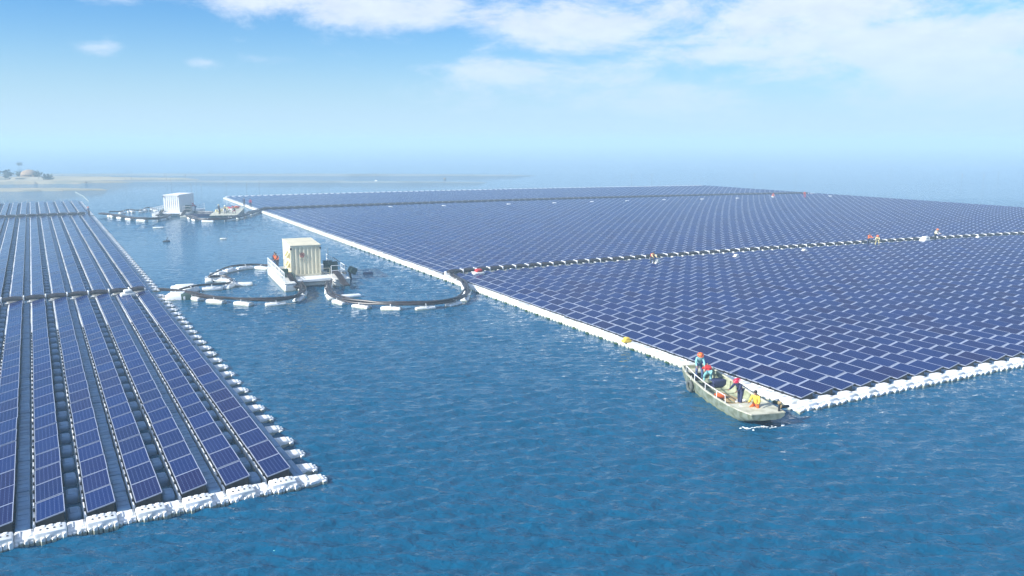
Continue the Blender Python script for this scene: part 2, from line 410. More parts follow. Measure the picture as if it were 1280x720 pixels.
# rest of the panels: one object
def merge(name, templates, placements, rnd=True):
    """templates: list of (verts Nx3, faces list (tuples of 4), mats list, uv list or None); placements: list of (tmpl index, 4x4 as (R3, t), rnd)"""
    allv = []; loops = []; mats = []; uvs = []; rn = []; off = 0; mnames = []
    for t in templates:
        for m in t[2]:
            if m not in mnames: mnames.append(m)
    T = []
    for t in templates:
        V = np.array(t[0], float); F = np.array(t[1], int); mi = np.array([mnames.index(m) for m in t[2]]); UV = np.array(t[3] if t[3] is not None else np.zeros((len(F) * 4, 2)))
        T.append((V, F, mi, UV))
    for k, Rm, tr, r in placements:
        V, F, mi, UV = T[k]
        allv.append(V @ Rm.T + tr); loops.append((F + off).ravel()); off += len(V); mats.append(mi); uvs.append(UV); rn.append(np.full(len(F), r))
    V = np.concatenate(allv); Lp = np.concatenate(loops); mi = np.concatenate(mats); UV = np.concatenate(uvs); rn = np.concatenate(rn)
    nF = len(mi); me = bpy.data.meshes.new(name)
    me.vertices.add(len(V)); me.vertices.foreach_set('co', V.ravel())
    me.loops.add(len(Lp)); me.loops.foreach_set('vertex_index', Lp.astype(np.int32))
    me.polygons.add(nF); me.polygons.foreach_set('loop_start', (np.arange(nF) * 4).astype(np.int32))
    me.polygons.foreach_set('loop_total', np.full(nF, 4, np.int32)); me.polygons.foreach_set('material_index', mi.astype(np.int32))
    me.polygons.foreach_set('use_smooth', np.zeros(nF, bool))
    uvl = me.uv_layers.new(name='UVMap'); uvl.data.foreach_set('uv', UV.ravel())
    at = me.attributes.new('rnd', 'FLOAT', 'FACE'); at.data.foreach_set('value', rn.astype(np.float32))
    for m in mnames: me.materials.append(M[m])
    me.update(calc_edges=True); me.validate()
    return link(name, me)
def rotm(rx, ry, rz):
    return np.array(Matrix.Rotation(rz, 3, 'Z') @ Matrix.Rotation(ry, 3, 'Y') @ Matrix.Rotation(rx, 3, 'X'))
BOXF = [(0, 3, 2, 1), (4, 5, 6, 7), (0, 1, 5, 4), (1, 2, 6, 5), (2, 3, 7, 6), (3, 0, 4, 7)]
def lod(Lp, sf=.11, st=.29):
    hw, hl = PW / 2, Lp / 2; gp = PITCH - Lp; V = []; F = []; mm = []; UV = []
    def q(vs, m, uv=None, faces=[(0, 1, 2, 3)]):
        o = len(V); V.extend(vs)
        for f in faces: F.append(tuple(i + o for i in f)); mm.append(m); UV.extend(uv or [(0, 0)] * 4)
    def hexa(x0, x1, y0, y1, lo, hi, m):
        q([(x0, y0, lo(x0)), (x1, y0, lo(x1)), (x1, y1, lo(x1)), (x0, y1, lo(x0)), (x0, y0, hi(x0)), (x1, y0, hi(x1)), (x1, y1, hi(x1)), (x0, y1, hi(x0))], m, None, BOXF)
    hexa(-hw, hw, -hl, hl, lambda x: zp(x) - .042, lambda x: zp(x) - .004, 'alu')
    w = .024; x0, x1, y0, y1 = -hw + w, hw - w, -hl + w, hl - w
    q([(x0, y0, zp(x0)), (x1, y0, zp(x1)), (x1, y1, zp(x1)), (x0, y1, zp(x0))], 'cells', [(0, 0), (1, 0), (1, 1), (0, 1)])
    hexa(-hw + .03, hw - .05, -hl + .05, hl - .05, lambda x: -.1, lambda x: zp(x) - .05, 'black')
    hexa(-hw - sf, -hw - .012, -hl + .02, hl + gp - .02, lambda x: -.1, lambda x: st, 'float')
    hexa(-hw, hw, hl + .006, hl + gp - .006, lambda x: zp(x) - .05, lambda x: zp(x) - .02, 'alu')
    return (V, F, mm, UV)
TL = [lod(LP_L), lod(LP_R, .09, .27)]
pl = []
for c in cand:
    if id(c) in chosen: continue
    d, a, j, row, p, rz = c
    if p.y < 3: continue
    pl.append((0 if a == 'L' else 1, rotm(R(random.gauss(0, .35)), R(random.gauss(0, .7)), rz), np.array([p.x, p.y, random.uniform(-.01, .012)]), random.random()))
o = merge('solar_panel_rows', TL, pl)
tag(o, 'thousands of farther dark blue solar panels filling both floating arrays', 'solar panels', kind='stuff')

# ------------------------------------------------------------------ floats of the platforms
def fm(fn, name):
    b = MB(); fn(b); return b.mesh(name, True)
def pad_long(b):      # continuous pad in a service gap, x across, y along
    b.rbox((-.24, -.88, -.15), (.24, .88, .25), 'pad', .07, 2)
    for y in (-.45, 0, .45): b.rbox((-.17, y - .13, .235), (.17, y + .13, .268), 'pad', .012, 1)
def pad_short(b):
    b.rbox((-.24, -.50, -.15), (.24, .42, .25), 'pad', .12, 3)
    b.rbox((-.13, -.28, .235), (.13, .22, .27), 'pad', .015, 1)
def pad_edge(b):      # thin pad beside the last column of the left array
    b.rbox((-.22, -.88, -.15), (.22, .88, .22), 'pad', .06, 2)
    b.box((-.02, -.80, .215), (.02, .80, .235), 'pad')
def lobe(b):          # outrigger lobe, reaches outwards along +x
    b.add([(0, -.42, -.12), (.62, -.30, -.12), (.62, .30, -.12), (0, .42, -.12), (0, -.42, .17), (.58, -.28, .17), (.58, .28, .17), (0, .42, .17)], BOXF, 'float')
    for y in (-.34, -.12, .12, .34): b.rbox((.48, y - .08, -.08), (.66 + .10 * abs(math.sin(y * 9)), y + .07, .13), 'float', .025, 1)
    b.rbox((.05, -.30, .16), (.45, .30, .20), 'float', .02, 1)
def front_tall(b):    # raised ribbed float in front of a column, x across, y=0 at its back
    b.rbox((-.50, -.70, -.18), (.48, -.06, .36), 'float', .07, 2)
    for k in range(6):
        x = -.48 + k * .165; b.rbox((x, -.78 - .06 * (k % 2), -.14), (x + .145, -.58, .17 + .04 * ((k * 7) % 3)), 'float', .03, 1)
    for k in range(4):
        x = -.34 + k * .21; b.box((x, -.50, .366), (x + .06, -.40, .374), 'black')
    for k in range(3):
        x = -.26 + k * .24; b.rbox((x - .04, -.30, .35), (x + .10, -.12, .385), 'float', .02, 1)
def front_low(b):
    b.rbox((-.30, -.70, -.18), (.30, .12, .20), 'float', .05, 2)
    for k in range(4):
        x = -.30 + k * .15; b.rbox((x, -.84 + .05 * (k % 2), -.14), (x + .135, -.64, .13 + .03 * (k % 3)), 'float', .03, 1)
    b.rbox((-.22, -.52, .19), (-.10, .02, .235), 'float', .02, 1); b.rbox((.10, -.52, .19), (.22, .02, .235), 'float', .02, 1)
def side_pad(b):      # left edge of the right array: x across, y along
    b.rbox((-.36, -.885, -.18), (.33, -.02, .30), 'float', .10, 2); b.rbox((-.34, .01, -.18), (.35, .885, .30), 'float', .10, 2)
    for y in (-.68, -.25, .25, .66): b.rbox((-.46, y - .13, -.12), (-.26, y + .13, .16), 'float', .05, 2)
    for y in (-.45, .45): b.rbox((-.14, y - .18, .28), (.14, y + .18, .335), 'float', .02, 1)
def front_pad(b):     # front edge of the right array, one per column
    b.rbox((-.76, -.62, -.18), (-.02, 0, .26), 'float', .10, 2); b.rbox((0.02, -.64, -.18), (.74, .10, .34), 'float', .07, 2)
    for k in range(5):
        x = -.74 + k * .30; b.rbox((x, -.84 + .08 * (k % 2), -.14), (x + .27, -.52, .15 + .04 * (k % 3)), 'float', .04, 1)
    b.rbox((.14, -.40, .33), (.60, -.12, .38), 'float', .03, 1)
def cross_pad(b):     # walkway crossing the array, x along the walkway
    b.rbox((-.72, -.55, -.18), (.70, .50, .24), 'float', .08, 2)
    b.rbox((-.55, .10, .23), (.52, .50, .58), 'float', .08, 2)
KINDS = {'long': pad_long, 'short': pad_short, 'edge': pad_edge, 'lobe': lobe, 'tall': front_tall, 'low': front_low, 'side': side_pad, 'fpad': front_pad, 'cross': cross_pad}
FM = {k: fm(f, k + '_float') for k, f in KINDS.items()}
def tuft(b):
    for k in range(5):
        b.ball((random.uniform(-.08, .05), random.uniform(-.16, .16), random.uniform(0, .06)), random.uniform(.05, .09), 'algae', seg=7, rings=5, jit=.3)
TUFT = fm(tuft, 'weed_tuft')
floats = []    # (dist, kind, name, p, rz, label, cat, group)
def addf(kind, name, p, rz, label, group): floats.append([dist(p), kind, name, p, rz, label, 'float', group])
for j in range(NCL - 1):      # service gaps of the left array
    a = CL * j + PW + .15 + .26; row = 0
    for b0, n in BL:
        for i in range(n):
            lab = f'pad {ordw(row+1)} from near end in left array\'s {ordw(j+1)} gap from right-hand edge'
            if j % 2: addf('long', 'walkway_float', PL(a, b0 + i * PITCH + .87), U_L, 'long blue-grey ' + lab, 'pads in the service gaps of the left array')
            else: addf('short', 'walkway_float', PL(a, b0 + i * PITCH + .80), U_L, 'short blue-grey ' + lab, 'pads in the service gaps of the left array')
            row += 1
row = 0
for b0, n in BL:              # right edge of the left array
    for i in range(n):
        b = b0 + i * PITCH + .87
        addf('edge', 'edge_float', PL(-.30, b), U_L, f'narrow bluish pad beside the left array\'s last column, {ordw(row+1)} from the near end', 'narrow pads along the water edge of the left array')
        addf('lobe', 'outrigger_float', PL(-.53, b - .1), U_L, f'white lobe jutting into water from left array\'s right-hand edge, {ordw(row+2)} from the near corner', 'lobes jutting from the left array')
        row += 1
addf('lobe', 'outrigger_float', PL(-.53, -.55), U_L, 'white lobe jutting from the very near right-hand corner of the left array', 'lobes jutting from the left array')
for j in range(NCL):
    addf('tall', 'edge_float', PL(CL * j + PW / 2 + .02, -.22), U_L, f'tall ribbed white float before the left array\'s {ordw(j+1)} column from its right-hand edge', 'ribbed floats along the near end of the left array')
    addf('low', 'edge_float', PL(CL * (j - 1) + PW + .36, -.16), U_L, f'low white pad right of the left array\'s {ordw(j+1)} column front, counted from its right-hand edge', 'low pads along the near end of the left array')
for j in range(-1, 12):
    addf('fpad', 'edge_float', PR(CR * (j + .5) + .35, -.14), R(T0), f'{ordw(j+2)} broad white float from the corner along the right array\'s near edge', 'floats along the near edge of the right array')
for j in range(12, 60):
    addf('fpad', 'edge_float', PR(CR * (j + .5) + .35, -.14), R(T0 - TK * CR * j), f'{ordw(j+2)} broad white float from the corner along the right array\'s near edge', 'floats along the near edge of the right array')
row = 0
for b0, n in BR:
    for i in range(-1 if b0 else 0, n):
        b = b0 + i * PITCH + .83
        addf('side', 'edge_float', PR(-.46, b), V_R - PI / 2, f'white twin float on the right array\'s left-hand edge, {ordw(row+1)} from its near corner', 'floats along the channel edge of the right array')
        row += 1
for k in range(NCR):          # far edge and right edge of the right array
    addf('cross', 'edge_float', PR(CR * k + .5, 178.9), R(T0 - TK * CR * k), '', '')
for i in range(100): addf('side', 'edge_float', PR(CR * NCR + .2, i * PITCH), V_R - PI / 2 + PI, '', '')
WALKB = {'L': [47.4, 137.4], 'R': [46.1, 135.8]}
for w, b in enumerate(WALKB['L']):
    for j in range(NCL):
        addf('cross', 'walkway_float', PL(CL * j + .6, b + .05), U_L, f'white pad under the {"near" if w == 0 else "far"} cable crossing the left array, {ordw(j+1)} from the channel', 'pads under the cables crossing the arrays')
for w, b in enumerate(WALKB['R']):
    for j in range(NCR):
        addf('cross', 'walkway_float', PR(CR * j + .5, b + .05), R(T0 - TK * CR * j), f'white pad under the {"near" if w == 0 else "far"} cable crossing the right array, {ordw(j+1)} from the channel', 'pads under the cables crossing the arrays')
rest = []
for name in ('walkway_float', 'edge_float', 'outrigger_float'):
    fl = sorted([f for f in floats if f[2] == name and in_view(f[3]) and f[5]], key=lambda f: f[0])
    lim = {'walkway_float': 300, 'edge_float': 200, 'outrigger_float': 70}[name]
    sel = set(id(f) for f in fl[:lim])
    for f in floats:
        if f[2] != name: continue
        if id(f) in sel:
            o = link(name, FM[f[1]]); o.location = (f[3].x, f[3].y, random.uniform(-.02, .02)); o.rotation_euler = (R(random.gauss(0, .6)), R(random.gauss(0, .6)), f[4] + R(random.gauss(0, .8)))
            tag(o, f[5], f[6], f[7])
            if f[1] == 'side' and f[0] < 110:
                t = link('weed_tuft', TUFT, o); t.location = (-.46, random.uniform(-.1, .1), .02); t['label'] = 'dark green weed caught on the float'
        elif f[3].y > 3: rest.append(f)
# simplified floats for the far ones
def boxes_t(bx, m_='float'):
    V = []; F = []; mm = []
    for lo, hi in bx:
        o = len(V); x0, y0, z0 = lo; x1, y1, z1 = hi; c = .05
        V += [(x0, y0, z0), (x1, y0, z0), (x1, y1, z0), (x0, y1, z0), (x0 + c, y0 + c, z1), (x1 - c, y0 + c, z1), (x1 - c, y1 - c, z1), (x0 + c, y1 - c, z1)]
        F += [tuple(i + o for i in f) for f in BOXF]; mm += [m_] * 6
    return (V, F, mm, None)
TB = {'long': [((-.24, -.88, -.1), (.24, .88, .26))], 'short': [((-.24, -.5, -.1), (.24, .42, .26))], 'edge': [((-.22, -.88, -.1), (.22, .88, .22))],
      'lobe': [((0, -.4, -.1), (.66, .4, .2))], 'tall': [((-.5, -.7, -.1), (.48, 0, .42))], 'low': [((-.3, -.8, -.1), (.3, .12, .2))],
      'side': [((-.38, -.88, -.1), (.35, -.02, .3)), ((-.38, .02, -.1), (.35, .88, .3))], 'fpad': [((-.75, -.75, -.1), (0, 0, .25)), ((0, -.75, -.1), (.74, .1, .34))],
      'cross': [((-.72, -.55, -.1), (.7, .5, .26)), ((-.55, .1, .26), (.52, .5, .58))]}
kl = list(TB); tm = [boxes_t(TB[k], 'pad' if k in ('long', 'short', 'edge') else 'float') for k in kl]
pl = [(kl.index(f[1]), rotm(0, 0, f[4]), np.array([f[3].x, f[3].y, 0.]), 0.) for f in rest]
# pads in the gaps of the right array
for j in range(NCR - 1):
    base = PR(CR * j + PW + .15 + .20, 0)
    for b0, n in BR:
        for i in range(n):
            if j % 2 and i % 2 == 0: pass
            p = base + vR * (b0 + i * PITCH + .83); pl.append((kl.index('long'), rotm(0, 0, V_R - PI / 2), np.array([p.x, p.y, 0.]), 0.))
o = merge('platform_floats', tm, pl)
tag(o, 'countless small white floats farther out under both arrays', 'floats', kind='stuff')

# ------------------------------------------------------------------ cables
def smooth_path(P, n=10):
    P = [Vector(p) for p in P]; out = []
    for i in range(len(P) - 1):
        p0, p1, p2, p3 = P[max(i - 1, 0)], P[i], P[i + 1], P[min(i + 2, len(P) - 1)]
        for k in range(n):
            t = k / n; out.append(.5 * ((2 * p1) + (p2 - p0) * t + (2 * p0 - 5 * p1 + 4 * p2 - p3) * t * t + (3 * p1 - p0 - 3 * p2 + p3) * t ** 3))
    out.append(P[-1]); return out
def resample(P, step):
    out = [P[0]]; acc = 0
    for a, b in zip(P, P[1:]):
        L = (b - a).length
        while acc + L >= step:
            t = (step - acc) / L; a = a + (b - a) * t; out.append(a.copy()); L = (b - a).length; acc = 0
        acc += L
    return out
def array_cable(P, label, r=.15, nst=3, brown=False):
    """bundle lying over a cross walkway: strands + one strap per column"""
    t = thing('power_cable', label, 'cable', group='cable bundles crossing the arrays')
    n = len(P)
    for s in range(nst):
        pts = []
        for i in range(n - 1):
            a, b = P[i], P[i + 1]; d = (b - a).normalized(); w = Vector((-d.y, d.x, 0))
            for k in range(4):
                q = a + (b - a) * (k / 4); ph = math.sin(PI * k / 4)
                pts.append(q + w * ((s - 1) * r * 1.9 - .42 + .03 * random.uniform(-1, 1)) + Vector((0, 0, .60 + (.05 if s == 1 else 0) + .10 * ph)))
        b_ = MB(); b_.tube(pts, r, 'cable', 7); b_.build('strand', t, True)
    b_ = MB(); b_.rbox((-.05, -.86, .20), (.05, .02, .84), 'float', .02, 1); sm = b_.mesh('cable_strap')
    for i in range(1, n - 1):
        if i > 95: break
        o = link('strap', sm, t); o.location = (P[i].x, P[i].y, 0); d = P[min(i + 1, n - 1)] - P[i - 1]; o.rotation_euler = (0, 0, math.atan2(d.y, d.x))
    return t
V3 = lambda p, z=0: Vector((p.x, p.y, z))
array_cable([V3(PL(CL * j - .1, 47.4)) for j in range(17, -1, -1)], 'thick black cable bundle crossing the left array at its near walkway')
array_cable([V3(PL(CL * j - .1, 137.4)) for j in range(24, -1, -1)], 'thin-looking black cable bundle crossing the left array at its far walkway', r=.2)
array_cable([V3(PR(CR * j, 46.1)) for j in range(0, 80)], 'thick black cable bundle crossing the right array at its near walkway')
array_cable([V3(PR(CR * j, 135.8)) for j in range(0, 90)], 'black cable bundle crossing the far part of the right array', r=.22)

bf = MB(); bf.rbox((-.85, -.34, -.16), (.85, .34, .27), 'float', .12, 3); bf.rbox((-.5, -.25, .25), (.5, .25, .31), 'float', .03, 1); CF = bf.mesh('cable_float', True)
bs = MB(); bs.tube([(0, -.34, .26), (0, -.3, .5), (0, .3, .5), (0, .34, .26)], .03, 'white', 6); CS = bs.mesh('cable_strap')
def floating_cable(P, label, flabel, group, step=2.9, z=.46, r=.085, strands=4, scale=1.0, start=.8):
    P = smooth_path([(x, y, 0) for x, y in P])
    t = thing('power_cable', label, 'cable', group='floating cables between arrays and barges')
    fine = resample(P, .5)
    for s in range(strands):
        pts = []; ph = random.uniform(0, 6)
        for i, p in enumerate(fine):
            d = (fine[min(i + 1, len(fine) - 1)] - fine[max(i - 1, 0)]).normalized(); w = Vector((-d.y, d.x, 0))
            pts.append(p + w * ((s - (strands - 1) / 2) * r * 1.7 + .03 * math.sin(i * .7 + ph)) + Vector((0, 0, z + .05 * math.sin(i * .43 + ph) + (.1 if s % 2 else 0))))
        b_ = MB(); b_.tube(pts, r, 'cable', 7); b_.build('strand', t, True)
    L = resample(P, .25); k = int(start / .25); cnt = 0; sp = int(step / .25)
    while k < len(L) - 2:
        d = L[min(k + 2, len(L) - 1)] - L[max(k - 2, 0)]; cnt += 1
        o = link('cable_float', CF); o.location = (L[k].x, L[k].y, random.uniform(-.03, .03)); o.rotation_euler = (R(random.gauss(0, 1.5)), R(random.gauss(0, 1.5)), math.atan2(d.y, d.x) + R(random.gauss(0, 3)))
        o.scale = (scale,) * 3
        tag(o, flabel.replace('#', ordw(cnt)), 'float', group)
        st = link('strap', CS, o)
        k += sp
    return t
TH = R(10.084)
def G(x, y, h=0):     # site survey: photo bearing to a spot on the water
    dx = (x - 640) / 1029; dz = (360 - y) / 1029
    dy_ = math.cos(TH) + dz * math.sin(TH); dzz = -math.sin(TH) + dz * math.cos(TH); t = (h - CAM_H) / dzz
    return (dx * t, dy_ * t)
floating_cable([G(411, 358), G(411, 368), G(418, 377), G(440, 383), G(480, 387), G(520, 387), G(555, 384), G(577, 378), G(584, 368), G(578, 357), G(566, 350), G(580, 345)],
               'thick black cable looping from the near barge to the right array', '# white float from the near barge under the looping cable to the right array', 'floats under the loop east of the near barge')
floating_cable([G(375, 360), G(379, 369), G(370, 377), G(350, 381), G(320, 382), G(285, 380), G(255, 377), G(228, 371), G(200, 368)],
               'black cable curving from the near barge to the left array', '# white float from the near barge under the cable to the left array', 'floats under the loop west of the near barge')
floating_cable([G(335, 337), G(318, 336), G(297, 338), G(280, 342), G(266, 348), G(262, 353), G(280, 352), G(290, 356), G(283, 361), G(262, 363), G(240, 365), G(222, 369)],
               'thin black cable winding on floats behind the left loop', '# white float from the near barge along the winding thinner cable', 'floats of the winding string west of the near barge', step=2.2, strands=2, r=.06, scale=1.05)
floating_cable([G(236, 273), G(248, 277), G(268, 277.5), G(290, 275.5), G(308, 271), G(322, 266), G(331, 264.5)],
               'far black cable curving from the far barge to the right array', '# white float from the far barge under the far cable to the right array', 'floats right of the far barge', step=4.2, scale=1.25, r=.14, start=1.5)
floating_cable([G(212, 272), G(200, 276), G(180, 277), G(160, 275), G(142, 272), G(126, 270.5)],
               'far black cable curving from the far barge to the left array', '# white float from the far barge under the far cable to the left array', 'floats left of the far barge', step=4.2, scale=1.25, r=.14, start=1.5)
floating_cable([G(196, 265), G(186, 262.5), G(174, 266), G(160, 265.5), G(150, 267.5), G(136, 268.5)],
               'thin far cable string winding behind the far left loop', '# white float of the thin string winding left behind the far barge', 'floats of the thin far string', step=3.6, scale=1.1, r=.08, strands=2, start=1.2)
# the big block floats where the left loop meets the left array
for k, (px, py, w) in enumerate([(231, 364, 2.4), (222, 374, 1.8)]):
    b_ = MB(); b_.rbox((-w / 2, -.7, -.2), (w / 2, .7, .5), 'float', .16, 3); b_.rbox((-w / 3, -.4, .48), (w / 3, .4, .62), 'float', .05, 2)
    x, y = G(px, py); one(b_, 'junction_float', ['bulky white junction float behind the cable near the left array', 'bulky white junction float before the cable near the left array'][k], 'float', (x, y, 0), R(20 - 10 * k), smooth=True)
b_ = MB(); b_.rbox((-.6, -.5, -.2), (.6, .5, .55), 'green', .1, 2); x, y = G(236, 374)
one(b_, 'junction_box', 'dark green cable junction box beside the white junction floats', 'junction box', (x, y, 0), R(15), smooth=True)
b_ = MB(); b_.rbox((-1.2, -.4, -.15), (1.2, .4, .25), 'float', .1, 2); x, y = G(434, 372)
one(b_, 'spare_float', 'loose white float lying beside the right loop near the barge', 'float', (x, y, 0), R(25), smooth=True)
b_ = MB(); b_.rbox((-.9, -.4, -.15), (.9, .4, .3), 'float', .12, 2); x, y = G(303, 357)
one(b_, 'spare_float', 'loose white float at the bend of the winding string', 'float', (x, y, 0), R(8), smooth=True)

# ------------------------------------------------------------------ people
def skin_obj(name, nodes, edges, m, parent, sub=1, roots=None):
    names = list(nodes); idx = {n: i for i, n in enumerate(names)}
    me = bpy.data.meshes.new(name); me.from_pydata([nodes[n][0] for n in names], [(idx[a], idx[b]) for a, b in edges], [])
    o = bpy.data.objects.new(name, me); COL.objects.link(o)
    o.modifiers.new('s', 'SKIN').use_smooth_shade = True
    if not me.skin_vertices:
        bm = bmesh.new(); bm.from_mesh(me); bm.verts.layers.skin.verify(); bm.to_mesh(me); bm.free()
    sv = me.skin_vertices[0].data
    for n in names:
        r = nodes[n][1]; sv[idx[n]].radius = r if isinstance(r, tuple) else (r, r); sv[idx[n]].use_root = n in (roots or [names[0]])
    if sub:
        ss = o.modifiers.new('u', 'SUBSURF'); ss.levels = sub; ss.render_levels = sub
    dg = bpy.context.evaluated_depsgraph_get(); me2 = bpy.data.meshes.new_from_object(o.evaluated_get(dg)); me2.name = name
    bpy.data.objects.remove(o); bpy.data.meshes.remove(me)
    me2.materials.clear(); me2.materials.append(M[m]); me2.polygons.foreach_set('use_smooth', [True] * len(me2.polygons))
    return link(name, me2, parent)
def person(label, loc, rz, lean=0, thigh=(0, 0), shin=(0, 0), arm=(10, 10), fore=(25, 25), headtilt=0, twist=0, top='navy', legs='denim',
           helmet=None, vest=None, hair=True, group=None, sitz=None, hgt=1.72, hands=True):
    """facing +y locally; angles in degrees from hanging straight down, positive forward"""
    k = hgt / 1.74; t = thing('person', label, 'person', loc, rz, group)
    def d(a): return Vector((0, math.sin(R(a)), -math.cos(R(a))))
    up = Vector((0, math.sin(R(lean)), math.cos(R(lean))))
    pel = Vector((0, 0, 0)); spine = pel + up * .17; chest = pel + up * .36; neck = pel + up * .50
    hu = Vector((0, math.sin(R(lean * .6 + headtilt)), math.cos(R(lean * .6 + headtilt))))
    hb = neck + hu * .07; hd = neck + hu * .16; ht = neck + hu * .245
    fw = Vector((0, hu.z, -hu.y))
    J = {}
    for i, s in enumerate((-1, 1)):
        hip = Vector((s * .085, 0, -.03)); kn = hip + d(thigh[i]) * .43 + Vector((s * (.03 + .10 * math.sin(R(max(0, thigh[i])))), 0, 0))
        an = kn + d(thigh[i] - shin[i]) * .42; J[s] = dict(hip=hip, kn=kn, an=an)
        sh = chest + up * .08 + Vector((s * .175, 0, 0)); el = sh + d(arm[i]) * .28 + Vector((s * .06, 0, 0)); wr = el + d(arm[i] + fore[i]) * .245 + Vector((-s * .02, 0, 0))
        J[s].update(sh=sh, el=el, wr=wr, hdir=d(arm[i] + fore[i] + 5))
    low = min(J[s]['an'].z for s in (-1, 1)) - .085
    off = Vector((0, 0, -low if sitz is None else sitz)); A = lambda v: tuple((v + off) * k)
    N = {'pelvis': (A(pel), (.125 * k, .09 * k)), 'spine': (A(spine), (.115 * k, .082 * k)), 'chest': (A(chest), (.135 * k, .092 * k)), 'neckb': (A(neck), .062 * k),
         'hb': (A(hb), .058 * k), 'hd': (A(hd + fw * .012), (.078 * k, .092 * k)), 'ht': (A(ht), .058 * k)}
    E_ = [('pelvis', 'spine'), ('spine', 'chest'), ('chest', 'neckb'), ('neckb', 'hb'), ('hb', 'hd'), ('hd', 'ht')]; roots = ['pelvis']
    for s in (-1, 1):
        j = J[s]; n = str(s); toe = j['an'] + Vector((s * .02, .17, -.045))
        N.update({'sh' + n: (A(j['sh']), .055 * k), 'el' + n: (A(j['el']), .040 * k), 'wr' + n: (A(j['wr']), .027 * k), 'pm' + n: (A(j['wr'] + j['hdir'] * .07), (.036 * k, .020 * k)),
                  'hip' + n: (A(j['hip']), .088 * k), 'kn' + n: (A(j['kn']), .056 * k), 'an' + n: (A(j['an']), .038 * k), 'toe' + n: (A(toe), .034 * k)})
        E_ += [('chest', 'sh' + n), ('sh' + n, 'el' + n), ('el' + n, 'wr' + n), ('wr' + n, 'pm' + n), ('pelvis', 'hip' + n), ('hip' + n, 'kn' + n), ('kn' + n, 'an' + n), ('an' + n, 'toe' + n)]
        if hands:
            base = j['wr'] + j['hdir'] * .065; side = Vector((0, 1, 0)) if abs(j['hdir'].y) < .7 else Vector((0, 0, 1)); side = (side - j['hdir'] * side.dot(j['hdir'])).normalized()
            curl = Vector((-s, 0, 0))
            for q, (w, L) in enumerate([(-.030, .072), (-.010, .082), (.010, .077), (.030, .060)]):
                a0 = base + side * w; a1 = a0 + j['hdir'] * L * .6; a2 = a1 + (j['hdir'] * .75 + curl * .6) * L * .5
                for m_, v in enumerate((a0, a1, a2)): N[f'f{n}{q}{m_}'] = (A(v), (.0095 - .001 * m_) * k)
                E_ += [(f'f{n}{q}0', f'f{n}{q}1'), (f'f{n}{q}1', f'f{n}{q}2')]; roots.append(f'f{n}{q}0')
            a0 = j['wr'] + j['hdir'] * .03 + side * .02; a1 = a0 + (j['hdir'] * .6 + side * .8) * .04; a2 = a1 + (j['hdir'] + side * .2) * .03
            for m_, v in enumerate((a0, a1, a2)): N[f't{n}{m_}'] = (A(v), (.011 - .001 * m_) * k)
            E_ += [(f't{n}0', f't{n}1'), (f't{n}1', f't{n}2')]; roots.append(f't{n}0')
    body = skin_obj('body', N, E_, 'skin', t, 1, roots)
    # face: nose, ears, eyes joined to the body mesh
    b_ = MB(); hc = hd + fw * .01
    b_.ball(A(hc + fw * .098 - hu * .01), (.014 * k, .018 * k, .022 * k), 'skin', seg=6, rings=5)
    for s in (-1, 1):
        b_.ball(A(hc + Vector((s * .080, 0, 0)) - fw * .005), (.012 * k, .02 * k, .032 * k), 'skin', seg=6, rings=5)
        b_.ball(A(hc + Vector((s * .030, 0, 0)) + fw * .086 + hu * .018), .009 * k, 'hair', seg=6, rings=5)
    b_.ball(A(hc + fw * .088 - hu * .045), (.024 * k, .008 * k, .006 * k), 'crimson', seg=6, rings=5)
    b_.build('face', t, True)
    # clothes
    c = 1.0
    def sub(names_r, edges, nm, mt):
        NN = {n: (N[n][0], tuple((x + e * k) for x in (N[n][1] if isinstance(N[n][1], tuple) else (N[n][1],) * 2))) for n, e in names_r}
        return skin_obj(nm, NN, edges, mt, t, 1, [names_r[0][0]])
    # short end points so cuffs end at wrists and ankles
    for s in ('-1', '1'):
        w, e = Vector(N['wr' + s][0]), Vector(N['el' + s][0]); N['cu' + s] = (tuple(w + (e - w) * .12), .034 * k)
        a, q = Vector(N['an' + s][0]), Vector(N['kn' + s][0]); N['ck' + s] = (tuple(a + (q - a) * .08), .055 * k)
    sub([('spine', .028), ('chest', .026), ('neckb', .02), ('pelvis', .03)] + [(n + s, e) for s in ('-1', '1') for n, e in (('sh', .024), ('el', .022), ('cu', .012))],
        [('spine', 'chest'), ('chest', 'neckb'), ('spine', 'pelvis')] + [(a + s if a != 'chest' else a, b + s) for s in ('-1', '1') for a, b in (('chest', 'sh'), ('sh', 'el'), ('el', 'cu'))], 'jacket', top)
    sub([('pelvis', .022)] + [(n + s, e) for s in ('-1', '1') for n, e in (('hip', .016), ('kn', .024), ('ck', .012))],
        [(a + s if a != 'pelvis' else a, b + s) for s in ('-1', '1') for a, b in (('pelvis', 'hip'), ('hip', 'kn'), ('kn', 'ck'))], 'trousers', legs)
    for s in (-1, 1):
        j = J[s]; b_ = MB(); a = Vector(A(j['an'])); X = Matrix.Translation(a)
        b_.rbox((-.05 * k, -.07 * k, -.085 * k), (.05 * k, .20 * k, -.01 * k), 'boots', .03 * k, 2, X); b_.rbox((-.048 * k, -.06 * k, -.05 * k), (.048 * k, .05 * k, .06 * k), 'boots', .03 * k, 2, X)
        b_.build('boot', t, True)
